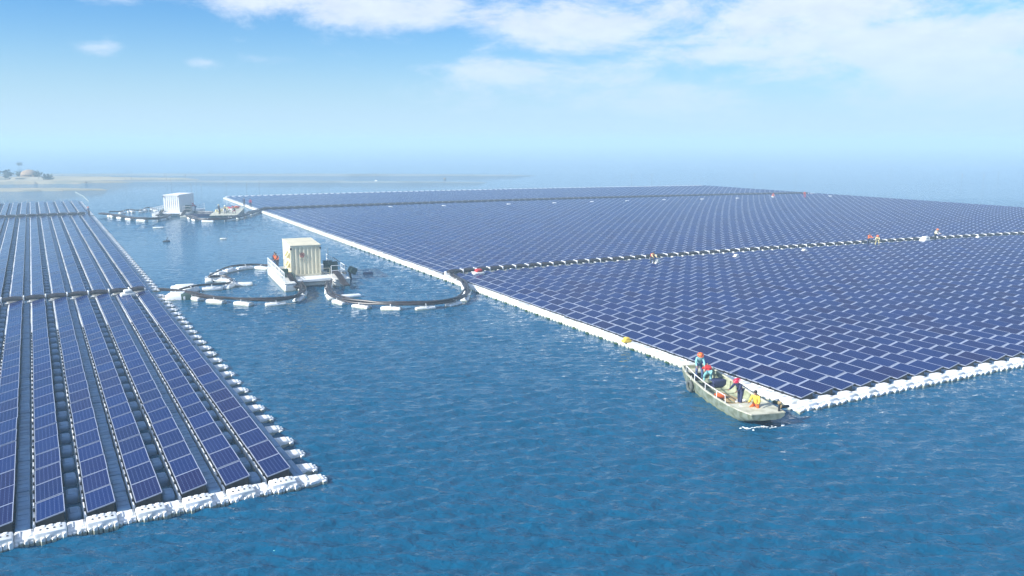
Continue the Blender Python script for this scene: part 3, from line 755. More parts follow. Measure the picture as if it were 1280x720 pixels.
    if vest:
        b_ = MB(); q = Matrix.Translation(Vector(A(chest - up * .06))) @ Matrix.Rotation(-R(lean), 4, 'X')
        for y0, y1 in ((-.155, -.085), (.085, .155)):
            b_.rbox((-.165 * k, y0 * k, -.19 * k), (.165 * k, y1 * k, .17 * k), vest, .03 * k, 2, q)
        for s in (-1, 1):
            b_.rbox((s * .1 * k - .04 * k, -.14 * k, .14 * k), (s * .1 * k + .04 * k, .14 * k, .185 * k), vest, .02 * k, 1, q)
            b_.rbox((s * .165 * k - .02 * k, -.12 * k, -.17 * k), (s * .165 * k + .02 * k, .12 * k, -.02 * k), vest, .015 * k, 1, q)
        b_.build('life_vest', t, True)
    q = Matrix.Translation(Vector(A(hd))) @ Matrix.Rotation(-R(lean * .6 + headtilt), 4, 'X')
    if helmet:
        b_ = MB(); vs = []; fs = []; n = 14
        for i in range(6):
            th = (PI / 2) * i / 5
            for m_ in range(n):
                an = 2 * PI * m_ / n; vs.append((.125 * k * math.cos(an) * math.cos(th), .145 * k * math.sin(an) * math.cos(th) + .005, .045 * k + .115 * k * math.sin(th)))
        for i in range(5):
            for m_ in range(n): fs.append((i * n + m_, i * n + (m_ + 1) % n, (i + 1) * n + (m_ + 1) % n, (i + 1) * n + m_))
        b_.add(vs, fs, helmet, q)
        rim = [(.165 * k * math.cos(2 * PI * m_ / n), (.175 + .035 * (math.sin(2 * PI * m_ / n) > .3)) * k * math.sin(2 * PI * m_ / n), .035 * k) for m_ in range(n)]
        b_.tube(rim, .022 * k, helmet, 6, q, closed=True); b_.build('helmet', t, True)
    elif hair:
        b_ = MB(); b_.ball((0, -.018 * k, .035 * k), (.092 * k, .108 * k, .088 * k), 'hair', q, 12, 8, jit=.05); b_.build('hair', t, True)
    return t

# ------------------------------------------------------------------ container + barges
def make_container(name, label, loc, rz, W=2.55, Lc=6.1, Hc=2.9, wall='cream', roof='creamroof', marks=True):
    t = thing(name, label, 'container', loc, rz)
    b_ = MB(); d = .10; per = .34
    def corr(length, flip):
        pts = []; x = .12
        n = int((length - .24) / per); pr = (length - .24) / n
        for i in range(n): pts += [(x, 0), (x + pr * .32, 0), (x + pr * .5, d), (x + pr * .82, d)]; x += pr
        pts.append((length - .12, 0)); return pts
    z0, z1 = .16, Hc - .14
    def wallmesh(length, org, ax, nrm):
        P = corr(length, 0); vs = []; fs = []
        for (u, w) in P:
            for z in (z0, z1): vs.append((org[0] + ax[0] * u + nrm[0] * (-.01 - w), org[1] + ax[1] * u + nrm[1] * (-.01 - w), z))
        for i in range(len(P) - 1): fs.append((2 * i, 2 * i + 2, 2 * i + 3, 2 * i + 1))
        b2 = MB(); b2.add(vs, fs, wall); return b2
    for (L_, org, ax, nrm) in [(W, (0, 0), (1, 0), (0, -1)), (Lc, (W, 0), (0, 1), (1, 0)), (W, (W, Lc), (-1, 0), (0, 1)), (Lc, (0, Lc), (0, -1), (-1, 0))]:
        wallmesh(L_, org, ax, nrm).build('wall', t)
    f = MB()
    for x in (0, W - .13):
        for y in (0, Lc - .13): f.box((x, y, 0), (x + .13, y + .13, Hc), wall)
    for z in (0.002, Hc - .152):
        f.box((.13, .003, z), (W - .13, .11, z + .15), wall); f.box((.13, Lc - .11, z), (W - .13, Lc - .003, z + .15), wall)
        f.box((.003, .13, z), (.11, Lc - .13, z + .15), wall); f.box((W - .11, .13, z), (W - .003, Lc - .13, z + .15), wall)
    f.build('corner_frame', t)
    r = MB(); r.rbox((-.05, -.06, Hc + .002), (W + .05, Lc + .06, Hc + .09), roof, .03, 1)
    for k in range(7): r.box((.15, .35 + k * .82, Hc + .088), (W - .15, .75 + k * .82, Hc + .108), roof)
    r.build('roof', t)
    # door and hoods on the left side
    dr = MB(); dr.box((-.045, 3.6, .18), (-.012, 4.5, 2.3), 'white'); dd = dr.build('door', t)
    hh = MB(); hh.tube([(-.09, 3.72, 1.1), (-.09, 3.72, 1.35)], .02, 'black', 6); hh.build('handle', dd)
    for y, z in ((.9, 1.95), (.9, 1.0), (2.3, 1.95), (2.3, 1.0)):
        v = MB(); v.add([(-.01, y - .28, z - .25), (-.32, y - .28, z - .22), (-.32, y + .28, z - .22), (-.01, y + .28, z - .25), (-.01, y - .28, z + .25), (-.08, y - .28, z + .2), (-.08, y + .28, z + .2), (-.01, y + .28, z + .25)], BOXF, 'paleyel')
        v.build('vent_hood', t)
    for x, y in ((.02, -.05), (W - .05, -.05)):
        l = MB(); l.rbox((x - .06, y - .14, Hc - .35), (x + .1, y, Hc - .15), 'black', .02, 1); l.build('lamp', t)
    if marks:
        e = MB(); cx, cz = 1.10, 2.02; y = -.016
        ring = [(cx + .21 * math.cos(2 * PI * k / 20), y, cz + .21 * math.sin(2 * PI * k / 20)) for k in range(20)]
        e.tube(ring, .022, 'redpaint', 6, closed=True)
        for z in (-.1, 0, .1): e.box((cx - .15, y - .012, cz + z - .018), (cx + .15, y + .004, cz + z + .018), 'redpaint')
        e.box((cx - .02, y - .014, cz - .15), (cx + .02, y + .006, cz + .15), 'redpaint')
        e.build('emblem', t)['label'] = 'round red emblem on the front wall'
        g = MB()
        for kk in range(9): g.box((.86 + kk * .065, -.028, 1.56), (.90 + kk * .065, -.012, 1.63), 'greypaint')
        for kk in range(7): g.box((.92 + kk * .065, -.028, 1.42), (.96 + kk * .065, -.012, 1.48), 'greypaint')
        g.build('lettering', t)['label'] = 'small grey lettering under the emblem'
    return t
def railing(t, P, h=1.0, m='white', r=.028, step=.9, mesh=False):
    P = [Vector(p) for p in P]
    b_ = MB()
    for z in (h, h * .55): b_.tube([p + Vector((0, 0, z)) for p in P], r, m, 6)
    for a, b in zip(P, P[1:]):
        n = max(1, round((b - a).length / step))
        for i in range(n + 1): q = a + (b - a) * i / n; b_.tube([q, q + Vector((0, 0, h))], r, m, 6)
    rl = b_.build('railing', t)
    if mesh:
        for a, b in zip(P, P[1:]):
            d = (b - a); w = Vector((-d.y, d.x, 0)).normalized() * .012
            n = max(1, round(d.length / step))
            for i in range(n):
                s = a + d * (i + .06) / n; e = a + d * (i + .94) / n; pp = MB()
                for z in (.1, h - .1): pp.tube([s + Vector((0, 0, z)), e + Vector((0, 0, z))], .010, m, 5)
                for g in range(2): q = s + (e - s) * (g + .5) / 2; pp.tube([q + Vector((0, 0, .1)), q + Vector((0, 0, h - .1))], .007, m, 5)
                pp.build('rail_panel', rl)
    return rl
DECK = .74
def make_barge(label, loc, rz, mirror=1):
    t = thing('barge', label, 'barge', loc, rz)
    X = lambda x: x * mirror
    def bx(b_, x0, x1, y0, y1, z0, z1, m, r=.04):
        a, c = sorted((X(x0), X(x1))); b_.rbox((a, y0, z0), (c, y1, z1), m, r, 1)
    b_ = MB(); bx(b_, 0, 1.1, .9, 12.0, -.3, DECK - .08, 'hullw', .12); b_.build('pontoon', t, True)
    b_ = MB(); bx(b_, 4.7, 6.2, 1.6, 12.0, -.3, DECK - .08, 'hullw', .12); b_.build('pontoon', t, True)
    b_ = MB(); bx(b_, -.02, 1.12, .88, 12.02, DECK - .078, DECK, 'hullw', .02); bx(b_, 1.14, 4.66, 4.3, 11.9, DECK - .3, DECK - .003, 'deckgrey', .02); bx(b_, 4.68, 6.24, 1.55, 12.02, DECK - .078, DECK, 'hullw', .02)
    b_.build('deck', t, True)
    b_ = MB(); bx(b_, 1.2, 4.6, 2.3, 4.26, DECK - .22, DECK + .02, 'white', .03); b_.build('front_platform', t, True)
    b_ = MB(); bx(b_, 1.5, 4.5, 2.9, 10.5, .02, .38, 'hullw', .08); b_.build('under_beam', t, True)
    for q, (x, y) in enumerate([(.06, 0), (.06, 11.9)]): pass
    railing(t, [(X(.08), 1.0, DECK), (X(.08), 11.9, DECK)], 1.0, mesh=True)
    railing(t, [(X(6.1), 4.0, DECK), (X(6.1), 11.9, DECK)], 1.05)
    railing(t, [(X(4.8), 3.2, DECK), (X(6.1), 3.2, DECK), (X(6.1), 4.0, DECK)], 1.05)
    railing(t, [(X(1.2), 4.05, DECK), (X(1.2), 2.4, DECK + .02)], .55, m='green')
    railing(t, [(X(1.3), 2.4, DECK + .02), (X(4.5), 2.4, DECK + .02)], .95, m='cream', r=.015, step=3.2)
    # dark cable trunks going down to the water at both front corners
    for x0, y0 in ((.75, 3.6), (5.1, 3.0)):
        for q in range(4):
            c = MB(); xx = x0 + q * .16
            c.tube(smooth_path([(X(xx), y0 + 1.6, DECK + .35), (X(xx), y0, DECK + .3), (X(xx + .05), y0 - 1.2, DECK + .05), (X(xx + .1), y0 - 2.2, .5), (X(xx + .15), y0 - 3.4, .42)], 5), .075, 'cable', 7); c.build('cable_drop', t, True)
    # mast
    c = MB(); c.tube([(X(5.2), 6.5, DECK), (X(5.2), 6.5, DECK + 2.4)], .02, 'greypaint', 6); c.build('mast', t)
    return t
B1 = (-20.4, 73.1); RZ1 = R(24)
def bw(x, y, B=B1, rz=RZ1): return (B[0] + x * math.cos(rz) - y * math.sin(rz), B[1] + x * math.sin(rz) + y * math.cos(rz))
make_barge('white catamaran barge with railings carrying the ribbed cream container', (B1[0], B1[1], 0), RZ1)
x, y = bw(1.3, 4.9)
make_container('inverter_container', 'ribbed cream equipment container with red emblem on the near barge', (x, y, DECK), R(22), W=2.85)
def machine(name, label, loc, rz, s=1.0):
    t = thing(name, label, 'machine', loc, rz)
    b_ = MB(); b_.rbox((-.45 * s, -.4 * s, .05), (.45 * s, .4 * s, .75 * s), 'green', .06, 2); b_.build('housing', t, True)
    b_ = MB(); b_.tube([(-.5 * s, 0, .9 * s), (.5 * s, 0, .9 * s)], .22 * s, 'green', 12); b_.build('drum', t, True)
    b_ = MB()
    for x_ in (-.4 * s, .4 * s): b_.box((x_ - .04, -.35 * s, .002), (x_ + .04, .35 * s, .06), 'black')
    b_.build('skid', t); return t
x, y = bw(5.4, 5.6); machine('winch', 'dark green winch on the near barge deck right of the container', (x, y, DECK), R(30))
x, y = bw(5.3, 7.4); machine('pump', 'dark green pump set behind the winch on the near barge', (x, y, DECK), R(10), .9)
x, y = bw(.62, 4.6); machine('cable_reel', 'small dark green reel on the near barge left of the container', (x, y, DECK), R(15), .75)
# outboard hanging off the right end
x, y = bw(6.9, 5.4); t = thing('outboard_motor', 'dark green outboard motor tilted at the right side of the near barge', 'motor', (x, y, .1), R(30))
b_ = MB(); b_.rbox((-.3, -.45, .55), (.45, .4, 1.25), 'green', .15, 3, Matrix.Rotation(R(25), 4, 'Y')); b_.build('engine_cover', t, True)
b_ = MB(); b_.tube([(.15, 0, .75), (.25, 0, .1), (.35, 0, -.5)], [.13, .1, .07], 'black', 8); b_.build('shaft', t, True)
b_ = MB(); b_.tube([(-.1, 0, 1.15), (-1.6, -.3, 2.3)], .025, 'black', 6); b_.build('tiller_pole', t)
b_ = MB(); b_.rbox((-.8, -.12, .45), (-.2, .12, .7), 'black', .03, 1); b_.build('bracket', t)
x, y = bw(.62, 10.6); person('worker in orange life vest and dark clothes at the rail left of the cream container', (x, y, DECK), R(200), lean=8, arm=(30, 20), fore=(40, 30), top='navy', legs='denim', vest='orange', hair=True)
x, y = bw(.75, 9.9); person('worker in orange life vest stooping just right of his workmate by the container', (x, y, DECK), R(150), lean=16, arm=(40, 30), fore=(40, 30), thigh=(12, -8), shin=(8, 4), top='darkcloth', legs='darkcloth', vest='orange', helmet=None)

# far barge
B2 = (-64.9, 147.6); RZ2 = R(4)
bb = make_barge('hazy white catamaran barge with the white container beyond the near one', (B2[0], B2[1], 0), RZ2)
x, y = bw(1.3, 3.6, B2, RZ2)
make_container('inverter_container', 'plain white equipment container on the far barge', (x, y, DECK), R(-4), W=2.9, Lc=6.1, Hc=3.1, wall='white', roof='white', marks=False)
x, y = bw(5.4, 4.6, B2, RZ2); machine('winch', 'dark green winch on the far barge deck right of the white container', (x, y, DECK), 0, 1.1)
x, y = bw(.5, 7.5, B2, RZ2); person('worker in dark blue behind the far barge left of its white container', (x, y, DECK), R(180), top='denim', legs='denim', hands=False)
x, y = bw(6.6, 4.8, B2, RZ2); person('worker in a crimson jacket bending on the far barge right end', (x, y, DECK), R(120), lean=45, arm=(50, 60), fore=(20, 15), thigh=(20, 10), shin=(10, 15), top='crimson', legs='denim', helmet='crimsonplastic', hands=False)
x, y = bw(7.6, 4.5, B2, RZ2)
b_ = MB()
for k in range(3): b_.box((-.2, -2.4 + .05, .1 + .14 * k), (.25, 2.4, .2 + .14 * k), ['deckgrey', 'navy', 'deckgrey'][k])
one(b_, 'pipe_stack', 'dark stack of long profiles sticking out right of the far barge', 'profiles', (x, y, .35), R(80))
x, y = bw(8.0, 2.5, B2, RZ2); b_ = MB(); b_.rbox((-2.2, -.8, -.2), (2.2, .8, .45), 'navy', .15, 2); b_.rbox((-1.8, -.5, .42), (1.8, .5, .5), 'black', .03, 1)
one(b_, 'pontoon_boat', 'low dark blue tender lying right of the far barge', 'boat', (x, y, 0), R(15), smooth=True)

# raft with materials
RA = (-53.4, 145.6); RZR = R(14)
t = thing('work_raft', 'long flat cream work raft piled with gear left of the right array corner', 'raft', (RA[0], RA[1], 0), RZR)
b_ = MB(); b_.rbox((0, 0, -.2), (4.6, 17, .55), 'green', .08, 1); b_.build('hull', t)
b_ = MB(); b_.rbox((-.1, -.1, .552), (4.7, 17.1, .68), 'boatdeck', .03, 1); b_.build('deck', t)
def rw(x, y): return bw(x, y, RA, RZR)
def heap(name, label, cat, loc, rz, mats, n, ext):
    b_ = MB()
    for k in range(n):
        w, d_, h = random.uniform(.3, .7), random.uniform(.3, .6), random.uniform(.15, .4)
        X = Matrix.Translation((random.uniform(-ext, ext), random.uniform(-ext, ext) * .7, h / 2 + (k % 2) * .2)) @ Matrix.Rotation(random.uniform(0, 3), 4, 'Z')
        b_.rbox((-w / 2, -d_ / 2, -h / 2), (w / 2, d_ / 2, h / 2), mats[k % len(mats)], .06, 2, X)
    return one(b_, name, label, cat, loc, rz, smooth=True)
x, y = rw(2.8, 14.5); heap('gear_heap', 'red and orange gear heaped at the far end of the raft', 'gear', (x, y, .69), 0, ['red', 'orange', 'red'], 10, .9)
x, y = rw(2.4, 9.5); heap('sack_heap', 'pale sacks heaped on the middle of the raft', 'sacks', (x, y, .69), 0, ['whitecloth', 'paleyel'], 12, 1.1)
x, y = rw(1.6, 5.5); heap('crate_heap', 'cream boxes and bags behind the workers on the raft', 'boxes', (x, y, .69), 0, ['paleyel', 'whitecloth', 'greypaint'], 10, 1.0)
x, y = rw(1.4, 2.2); person('worker in dark clothes and pale hat standing at the raft\'s near left corner', (x, y, .69), R(150), top='darkcloth', legs='darkcloth', helmet='paleyel', lean=12, hands=False, arm=(30, 40), fore=(30, 30))
x, y = rw(2.3, 2.9); person('worker in pale jacket bending beside the dark-clothed worker on the raft', (x, y, .69), R(200), top='paleyel', legs='denim', lean=50, arm=(55, 60), fore=(10, 10), thigh=(20, 10), shin=(15, 10), helmet='white', hands=False)
x, y = rw(3.9, 3.2); person('worker in crimson trousers crouching at the raft\'s near right corner', (x, y, .69), R(180), top='darkcloth', legs='crimson', lean=35, thigh=(95, 85), shin=(120, 115), arm=(50, 50), fore=(20, 30), hands=False)
x, y = G(305.5, 258.5, .3); person('worker in dark navy clothes standing on the far corner of the right array', (x, y, .32), R(170), top='navy', legs='darkcloth', arm=(15, 25), fore=(30, 60), hands=False, hgt=1.8)
x, y = G(313.5, 259.5, .3); person('worker in bright crimson jacket standing right of the navy worker', (x, y, .32), R(190), top='crimson', legs='darkcloth', helmet=None, arm=(10, 10), fore=(20, 20), hands=False, hgt=1.8)

# workers on the walkways
def walker(px, py, label, **kw):
    x, y = G(px, py, .35); return person(label, (x, y, .36), kw.pop('rz', R(180)), **kw)
walker(814, 330.5, 'worker in dark red vest stooping on the near walkway of the right array', lean=55, arm=(50, 55), fore=(15, 10), thigh=(40, 25), shin=(50, 40), top='paleyel', legs='darkcloth', vest='red', hair=True, rz=R(200))
walker(1085, 308, 'worker in orange jacket and dark trousers, left one of the pair on the walkway', lean=15, arm=(45, 50), fore=(40, 30), top='orange', legs='navy', hair=True, rz=R(200))
walker(1096, 307.5, 'worker in pale yellow jacket crouching, right one of the pair on the walkway', lean=35, arm=(45, 50), fore=(40, 30), thigh=(70, 50), shin=(95, 80), top='paleyel', legs='paleyel', helmet='orangeplastic', rz=R(160))
walker(1168.5, 301.5, 'worker in pale vest and dark trousers standing on the walkway near its right end', lean=25, arm=(35, 30), fore=(40, 30), top='whitecloth', legs='darkcloth', helmet='orangeplastic', vest='paleyel', rz=R(210))
walker(965, 248.6, 'distant worker in orange crouching on the far walkway, left of two', lean=40, thigh=(80, 70), shin=(110, 100), arm=(50, 50), fore=(20, 20), top='orange', legs='whitecloth', helmet='redplastic', hands=False, rz=R(200))
walker(1006, 247.5, 'distant worker in orange bending on the far walkway, right of two', lean=60, thigh=(25, 15), shin=(20, 15), arm=(60, 60), fore=(10, 10), top='orange', legs='crimson', helmet='redplastic', hands=False, rz=R(150))
walker(111.5, 270.5, 'distant worker in orange hat standing on the left array near its channel edge', lean=5, top='navy', legs='darkcloth', helmet='orangeplastic', arm=(20, 20), fore=(30, 30), hands=False, rz=R(160))
def sack(px, py, label, m, s=1.0, h=.36, name='sack', m2=None, rz=None):
    b_ = MB(); b_.rbox((-.55 * s, -.34 * s, 0), (.55 * s, .34 * s, .34 * s), m, .15 * s, 3); b_.rbox((-.3 * s, -.28 * s, .26 * s), (.34 * s, .28 * s, .58 * s), m2 or m, .13 * s, 3)
    x, y = G(px, py, h); return one(b_, name, label, 'sack', (x, y, h), rz if rz is not None else random.uniform(0, .8), smooth=True)
sack(1156, 302.5, 'large white sack beside the worker near the walkway\'s right end', 'whitecloth', 1.3)
sack(598, 344, 'white bag with red bundle on top near the left end of the walkway', 'whitecloth', 1.1, name='bag', m2='red', rz=R(25))
sack(160, 371, 'white bag with pinkish top on the left array walkway', 'whitecloth', 1.1, name='bag', rz=R(30))
sack(783, 428, 'yellow-orange sack lying on the edge floats of the right array', 'yellow', .6, h=.3)
sack(821, 330, 'white sack at the feet of the stooping walkway worker', 'whitecloth', .9)
for k, px in enumerate((920, 1005, 1222)):
    py = {920: 322.5, 1005: 315.5, 1222: 299}[px]
    sack(px, py, ['small white sack on the walkway right of the stooping worker', 'small white sack on the walkway left of the working pair', 'flat white sack farthest right on the walkway'][k], 'whitecloth', .75)
for k, (px, py) in enumerate([(488, 259.5), (555, 258), (636, 256), (693, 254.5), (740, 253), (784, 252), (830, 250.7), (878, 249.7), (922, 248.6), (1038, 246)]):
    b_ = MB(); b_.rbox((-.42, -.3, 0), (.42, .3, .28), 'float', .1, 2)
    x, y = G(px, py, .4); one(b_, 'float_block', f'{ordw(k+1)} pale block from the left along the far walkway', 'float', (x, y, .36), R(20), 'pale blocks spaced along the far walkway', smooth=True)

# ------------------------------------------------------------------ work boat
# local: x across (near side = -x), y from the left end (0) to the right end (LB)
P0 = Vector((10.42, 45.75)); P1 = Vector((12.25, 37.65)); LB = (P1 - P0).length; ax = (P1 - P0).normalized()
rzb = math.atan2(ax.y, ax.x) - PI / 2
boat = thing('work_boat', 'weathered olive work boat with four workers beside the right array corner', 'boat', (P0.x, P0.y, 0), rzb)
def bwld(x, y): c, s = math.cos(rzb), math.sin(rzb); return (P0.x + x * c - y * s, P0.y + x * s + y * c)
ST = [0, .06, .15, .3, .45, .6, .75, .88, 1.0]
HWt = [.72, .86, .98, 1.08, 1.12, 1.12, 1.08, 1.0, .88]       # half width at rim
ZT = [.86, .80, .72, .64, .56, .54, .55, .60, .68]           # rim height
ZB = [.30, .05, -.18, -.28, -.30, -.30, -.22, .0, .38]        # keel height
def hull_sec(i, inset=0, zoff=0):
    y = ST[i] * LB; w = HWt[i] - inset; zt = ZT[i]; zb = ZB[i] + zoff
    return [(-w, y, zt), (-w * .97, y, zt - (zt - zb) * .45), (-w * .80, y, zb + .06), (-w * .45, y, zb), (w * .45, y, zb), (w * .80, y, zb + .06), (w * .97, y, zt - (zt - zb) * .45), (w, y, zt)]
b_ = MB(); vs = []; fs = []; n = 8
for i in range(9): vs += hull_sec(i)
for i in range(8):
    for k in range(7): fs.append((i * n + k, i * n + k + 1, (i + 1) * n + k + 1, (i + 1) * n + k))
fs.append(tuple(range(n - 1, -1, -1))); fs.append(tuple(8 * n + k for k in range(n)))
b_.add(vs, fs, 'boat'); b_.build('hull', boat, True)
b_ = MB(); vs = []; fs = []
for i in range(9):
    s = hull_sec(i, .07, .10); vs += [(x_, min(max(y_, .07), LB - .07), max(z_, .12) if abs(x_) < HWt[i] * .9 and 0 < k_ < 7 else z_) for k_, (x_, y_, z_) in enumerate(s)]
for i in range(8):
    for k in range(7): fs.append((i * n + k, (i + 1) * n + k, (i + 1) * n + k + 1, i * n + k + 1))
fs.append(tuple(range(n))); fs.append(tuple(8 * n + k for k in range(n - 1, -1, -1)))
b_.add(vs, fs, 'boatin'); b_.build('inner_hull', boat, True)
b_ = MB()                                          # gunwale cap
for s in (-1, 1):
    for i in range(8):
        a0 = (s * HWt[i], ST[i] * LB, ZT[i]); a1 = (s * HWt[i + 1], ST[i + 1] * LB, ZT[i + 1]); w = .05
        b_.add([(a0[0] - w - .03 * s, a0[1], a0[2] + .002), (a0[0] + w - .03 * s, a0[1], a0[2] + .002), (a1[0] + w - .03 * s, a1[1], a1[2] + .002), (a1[0] - w - .03 * s, a1[1], a1[2] + .002),
                (a0[0] - w - .03 * s, a0[1], a0[2] + .05), (a0[0] + w - .03 * s, a0[1], a0[2] + .05), (a1[0] + w - .03 * s, a1[1], a1[2] + .05), (a1[0] - w - .03 * s, a1[1], a1[2] + .05)], BOXF, 'boatdeck')
b_.box((-HWt[0] + .02, -.04, ZT[0] + .001), (HWt[0] - .02, .07, ZT[0] + .048), 'boatdeck')
b_.build('gunwale', boat)
for i, y in enumerate([1.2, 1.9, 2.6, 3.3, 4.0, 4.7, 5.4]):   # ribs
    f = y / LB; w = np.interp(f, ST, HWt) - .085; zt = float(np.interp(f, ST, ZT))
    b_ = MB()
    for s in (-1, 1): b_.box((min(s * w, s * (w - .06)), y - .035, .13), (max(s * w, s * (w - .06)), y + .035, zt - .02), 'boatin')
    b_.box((-w + .06, y - .035, .125), (w - .06, y + .035, .17), 'boatin'); b_.build('rib', boat)
b_ = MB(); y0, y1 = 6.15, LB - .02                  # deck at the right end
z0, z1 = float(np.interp(y0 / LB, ST, ZT)), ZT[8]
w0, w1 = float(np.interp(y0 / LB, ST, HWt)) - .02, HWt[8] - .02
b_.add([(-w0, y0, z0 - .12), (w0, y0, z0 - .12), (w1, y1, z1 - .08), (-w1, y1, z1 - .08), (-w0, y0, z0 + .02), (w0, y0, z0 + .02), (w1, y1, z1 + .03), (-w1, y1, z1 + .03)], BOXF, 'boatdeck')
b_.rbox((-.35, y0 + .35, z0 + .03), (.6, y0 + .7, z0 + .09), 'boatdeck', .02, 1)
b_.build('end_deck', boat)
b_ = MB(); b_.box((-.66, .09, .62), (.66, .75, .70), 'boatdeck'); b_.build('stern_bench', boat)
b_ = MB(); b_.box((-1.0, 5.75, .42), (1.0, 6.1, .48), 'wood'); b_.build('thwart', boat)
b_ = MB(); b_.box((-.9, 1.75, .42), (.9, 2.05, .48), 'boatin'); b_.build('thwart', boat)
# handrail on the near side
ZR = .42
b_ = MB(); pts = []
for y in (1.0, 1.05, 2.4, 3.8, 5.1, 5.95, 6.0):
    f = y / LB; pts.append((float(np.interp(f, ST, HWt)) - .02, y, float(np.interp(f, ST, ZT)) + ZR))
pts[0] = (pts[0][0], 1.0, pts[0][2] - ZR + .03); pts[-1] = (pts[-1][0], 6.0, pts[-1][2] - ZR + .03)
b_.tube(pts, .022, 'white', 6)
for p in pts[2:-2]: b_.tube([p, (p[0], p[1], p[2] - ZR + .03)], .02, 'white', 6)
b_.build('handrail', boat)
# tyre fender: hangs on the near side
ty = 2.05; X = Matrix.Translation((float(np.interp(ty / LB, ST, HWt)) + .11, ty, .30)) @ Matrix.Rotation(R(90), 4, 'Y')
b_ = MB(); b_.tube([(.27 * math.cos(2 * PI * k / 18), .27 * math.sin(2 * PI * k / 18), 0) for k in range(18)], .085, 'tyre', 10, X, closed=True)
b_.tube([(-.3, 0, 0), (-.60, 0, -.10)], .015, 'whitecloth', 5, X)
t = b_.build('tyre_fender', None, True); t.location = (P0.x, P0.y, 0); t.rotation_euler = (0, 0, rzb); tag(t, 'grey old tyre hung as fender on the work boat\'s near side', 'tyre')
# bollard with brown cloth at the far right corner
b_ = MB(); b_.tube([(0, 0, 0), (0, 0, .45)], [.06, .05], 'black', 8); b_.build('mooring_post', boat, True).location = (-.72, LB - .28, z1)
t = MB(); t.ball((0, 0, .03), (.12, .10, .09), 'wood', jit=.3); t.ball((.05, .02, -.10), (.08, .08, .14), 'wood', jit=.3)
x, y = bwld(-.72, LB - .28); one(t, 'cloth', 'brownish tan cloth hung on the mooring post of the boat', 'cloth', (x, y, z1 + .40))
t = MB(); t.rbox((-.1, -.1, 0), (.45, .09, .13), 'black', .04, 2); x, y = bwld(-.9, LB - .42); one(t, 'boat_hook', 'short dark iron hook lying across the boat\'s right-end corner', 'hook', (x, y, z1 + .1), R(20))
# items inside
for k in range(3):
    b_ = MB(); b_.box((-.10, -.9, 0), (.10, .9, .035), 'wood'); x, y = bwld(.1 - .24 * k, 3.9 + .15 * k)
    one(b_, 'plank', ['worn tan plank lying in the boat nearest the handrail', 'worn tan plank lying in the middle of the boat', 'worn tan plank lying farthest inside the boat'][k], 'plank', (x, y, .175 + .002 * k), rzb + R(12 * k - 8), 'planks in the boat')
b_ = MB(); b_.rbox((-.28, -.2, 0), (.28, .2, .22), 'orange', .08, 2); x, y = bwld(.40, 4.1); one(b_, 'bundle', 'faded orange bundle on the planks in the boat', 'bundle', (x, y, .215), rzb, smooth=True)
b_ = MB(); b_.tube([(.3 * math.cos(a * .5) * (1 - a * .008), .3 * math.sin(a * .5) * (1 - a * .008), .02 + a * .0035) for a in range(40)], .022, 'whitecloth', 5)
x, y = bwld(-.35, 5.0); one(b_, 'rope_coil', 'pale coil of rope on the boat floor near the navy worker', 'rope', (x, y, .18))
b_ = MB(); b_.rbox((-.45, -.3, 0), (.45, .3, .38), 'navy', .06, 2); x, y = bwld(-.6, 1.9); one(b_, 'crate', 'dark blue crate behind the red worker in the boat', 'crate', (x, y, .172), rzb + .1, smooth=True)
# crew
x, y = bwld(.15, 1.0); person('boat worker in pale teal shirt and orange helmet leaning over at the left end', (x, y, .30), rzb + R(-15), lean=32, arm=(25, 20), fore=(25, 30), thigh=(28, 8), shin=(14, 10), top='teal', legs='denim', helmet='orangeplastic', headtilt=10)
x, y = bwld(.0, 1.95); person('boat worker in red jacket doubled over beside the teal-shirted one', (x, y, .16), rzb + R(165), lean=75, arm=(60, 65), fore=(5, 0), thigh=(45, 35), shin=(45, 40), top='red', legs='teal', helmet=None, hair=False, vest='red')
x, y = bwld(.0, 5.55); person('boat worker in navy clothes and crimson helmet bending over near the right end', (x, y, .16), rzb + R(-60), lean=42, arm=(45, 50), fore=(30, 25), thigh=(28, -5), shin=(20, 8), top='navy', legs='navy', helmet='crimsonplastic', vest=None)
x, y = bwld(-.15, 6.85); person('bareheaded boat worker in yellow jacket and orange trousers sitting on the end deck', (x, y, z0 + .05), rzb + R(-45), sitz=.13, lean=18, arm=(30, 35), fore=(50, 50), thigh=(78, 70), shin=(75, 85), top='yellow', legs='orange')
# foam at the right end
b_ = MB()
for k in range(45):
    a = random.random(); x = -1.0 + 2.3 * a + random.gauss(0, .08); y = LB - .12 + abs(random.gauss(0, .16)) + .10 * math.sin(a * 9)
    b_.ball((x, y - (.35 if abs(x) > .9 else .08), .004), (random.uniform(.02, .11), random.uniform(.02, .06), random.uniform(.01, .035)), 'foam', seg=6, rings=4, jit=.3)
o = one(b_, 'wake_foam', 'white broken foam at the work boat\'s right end', 'foam', (P0.x, P0.y, 0), rzb, kind='stuff')

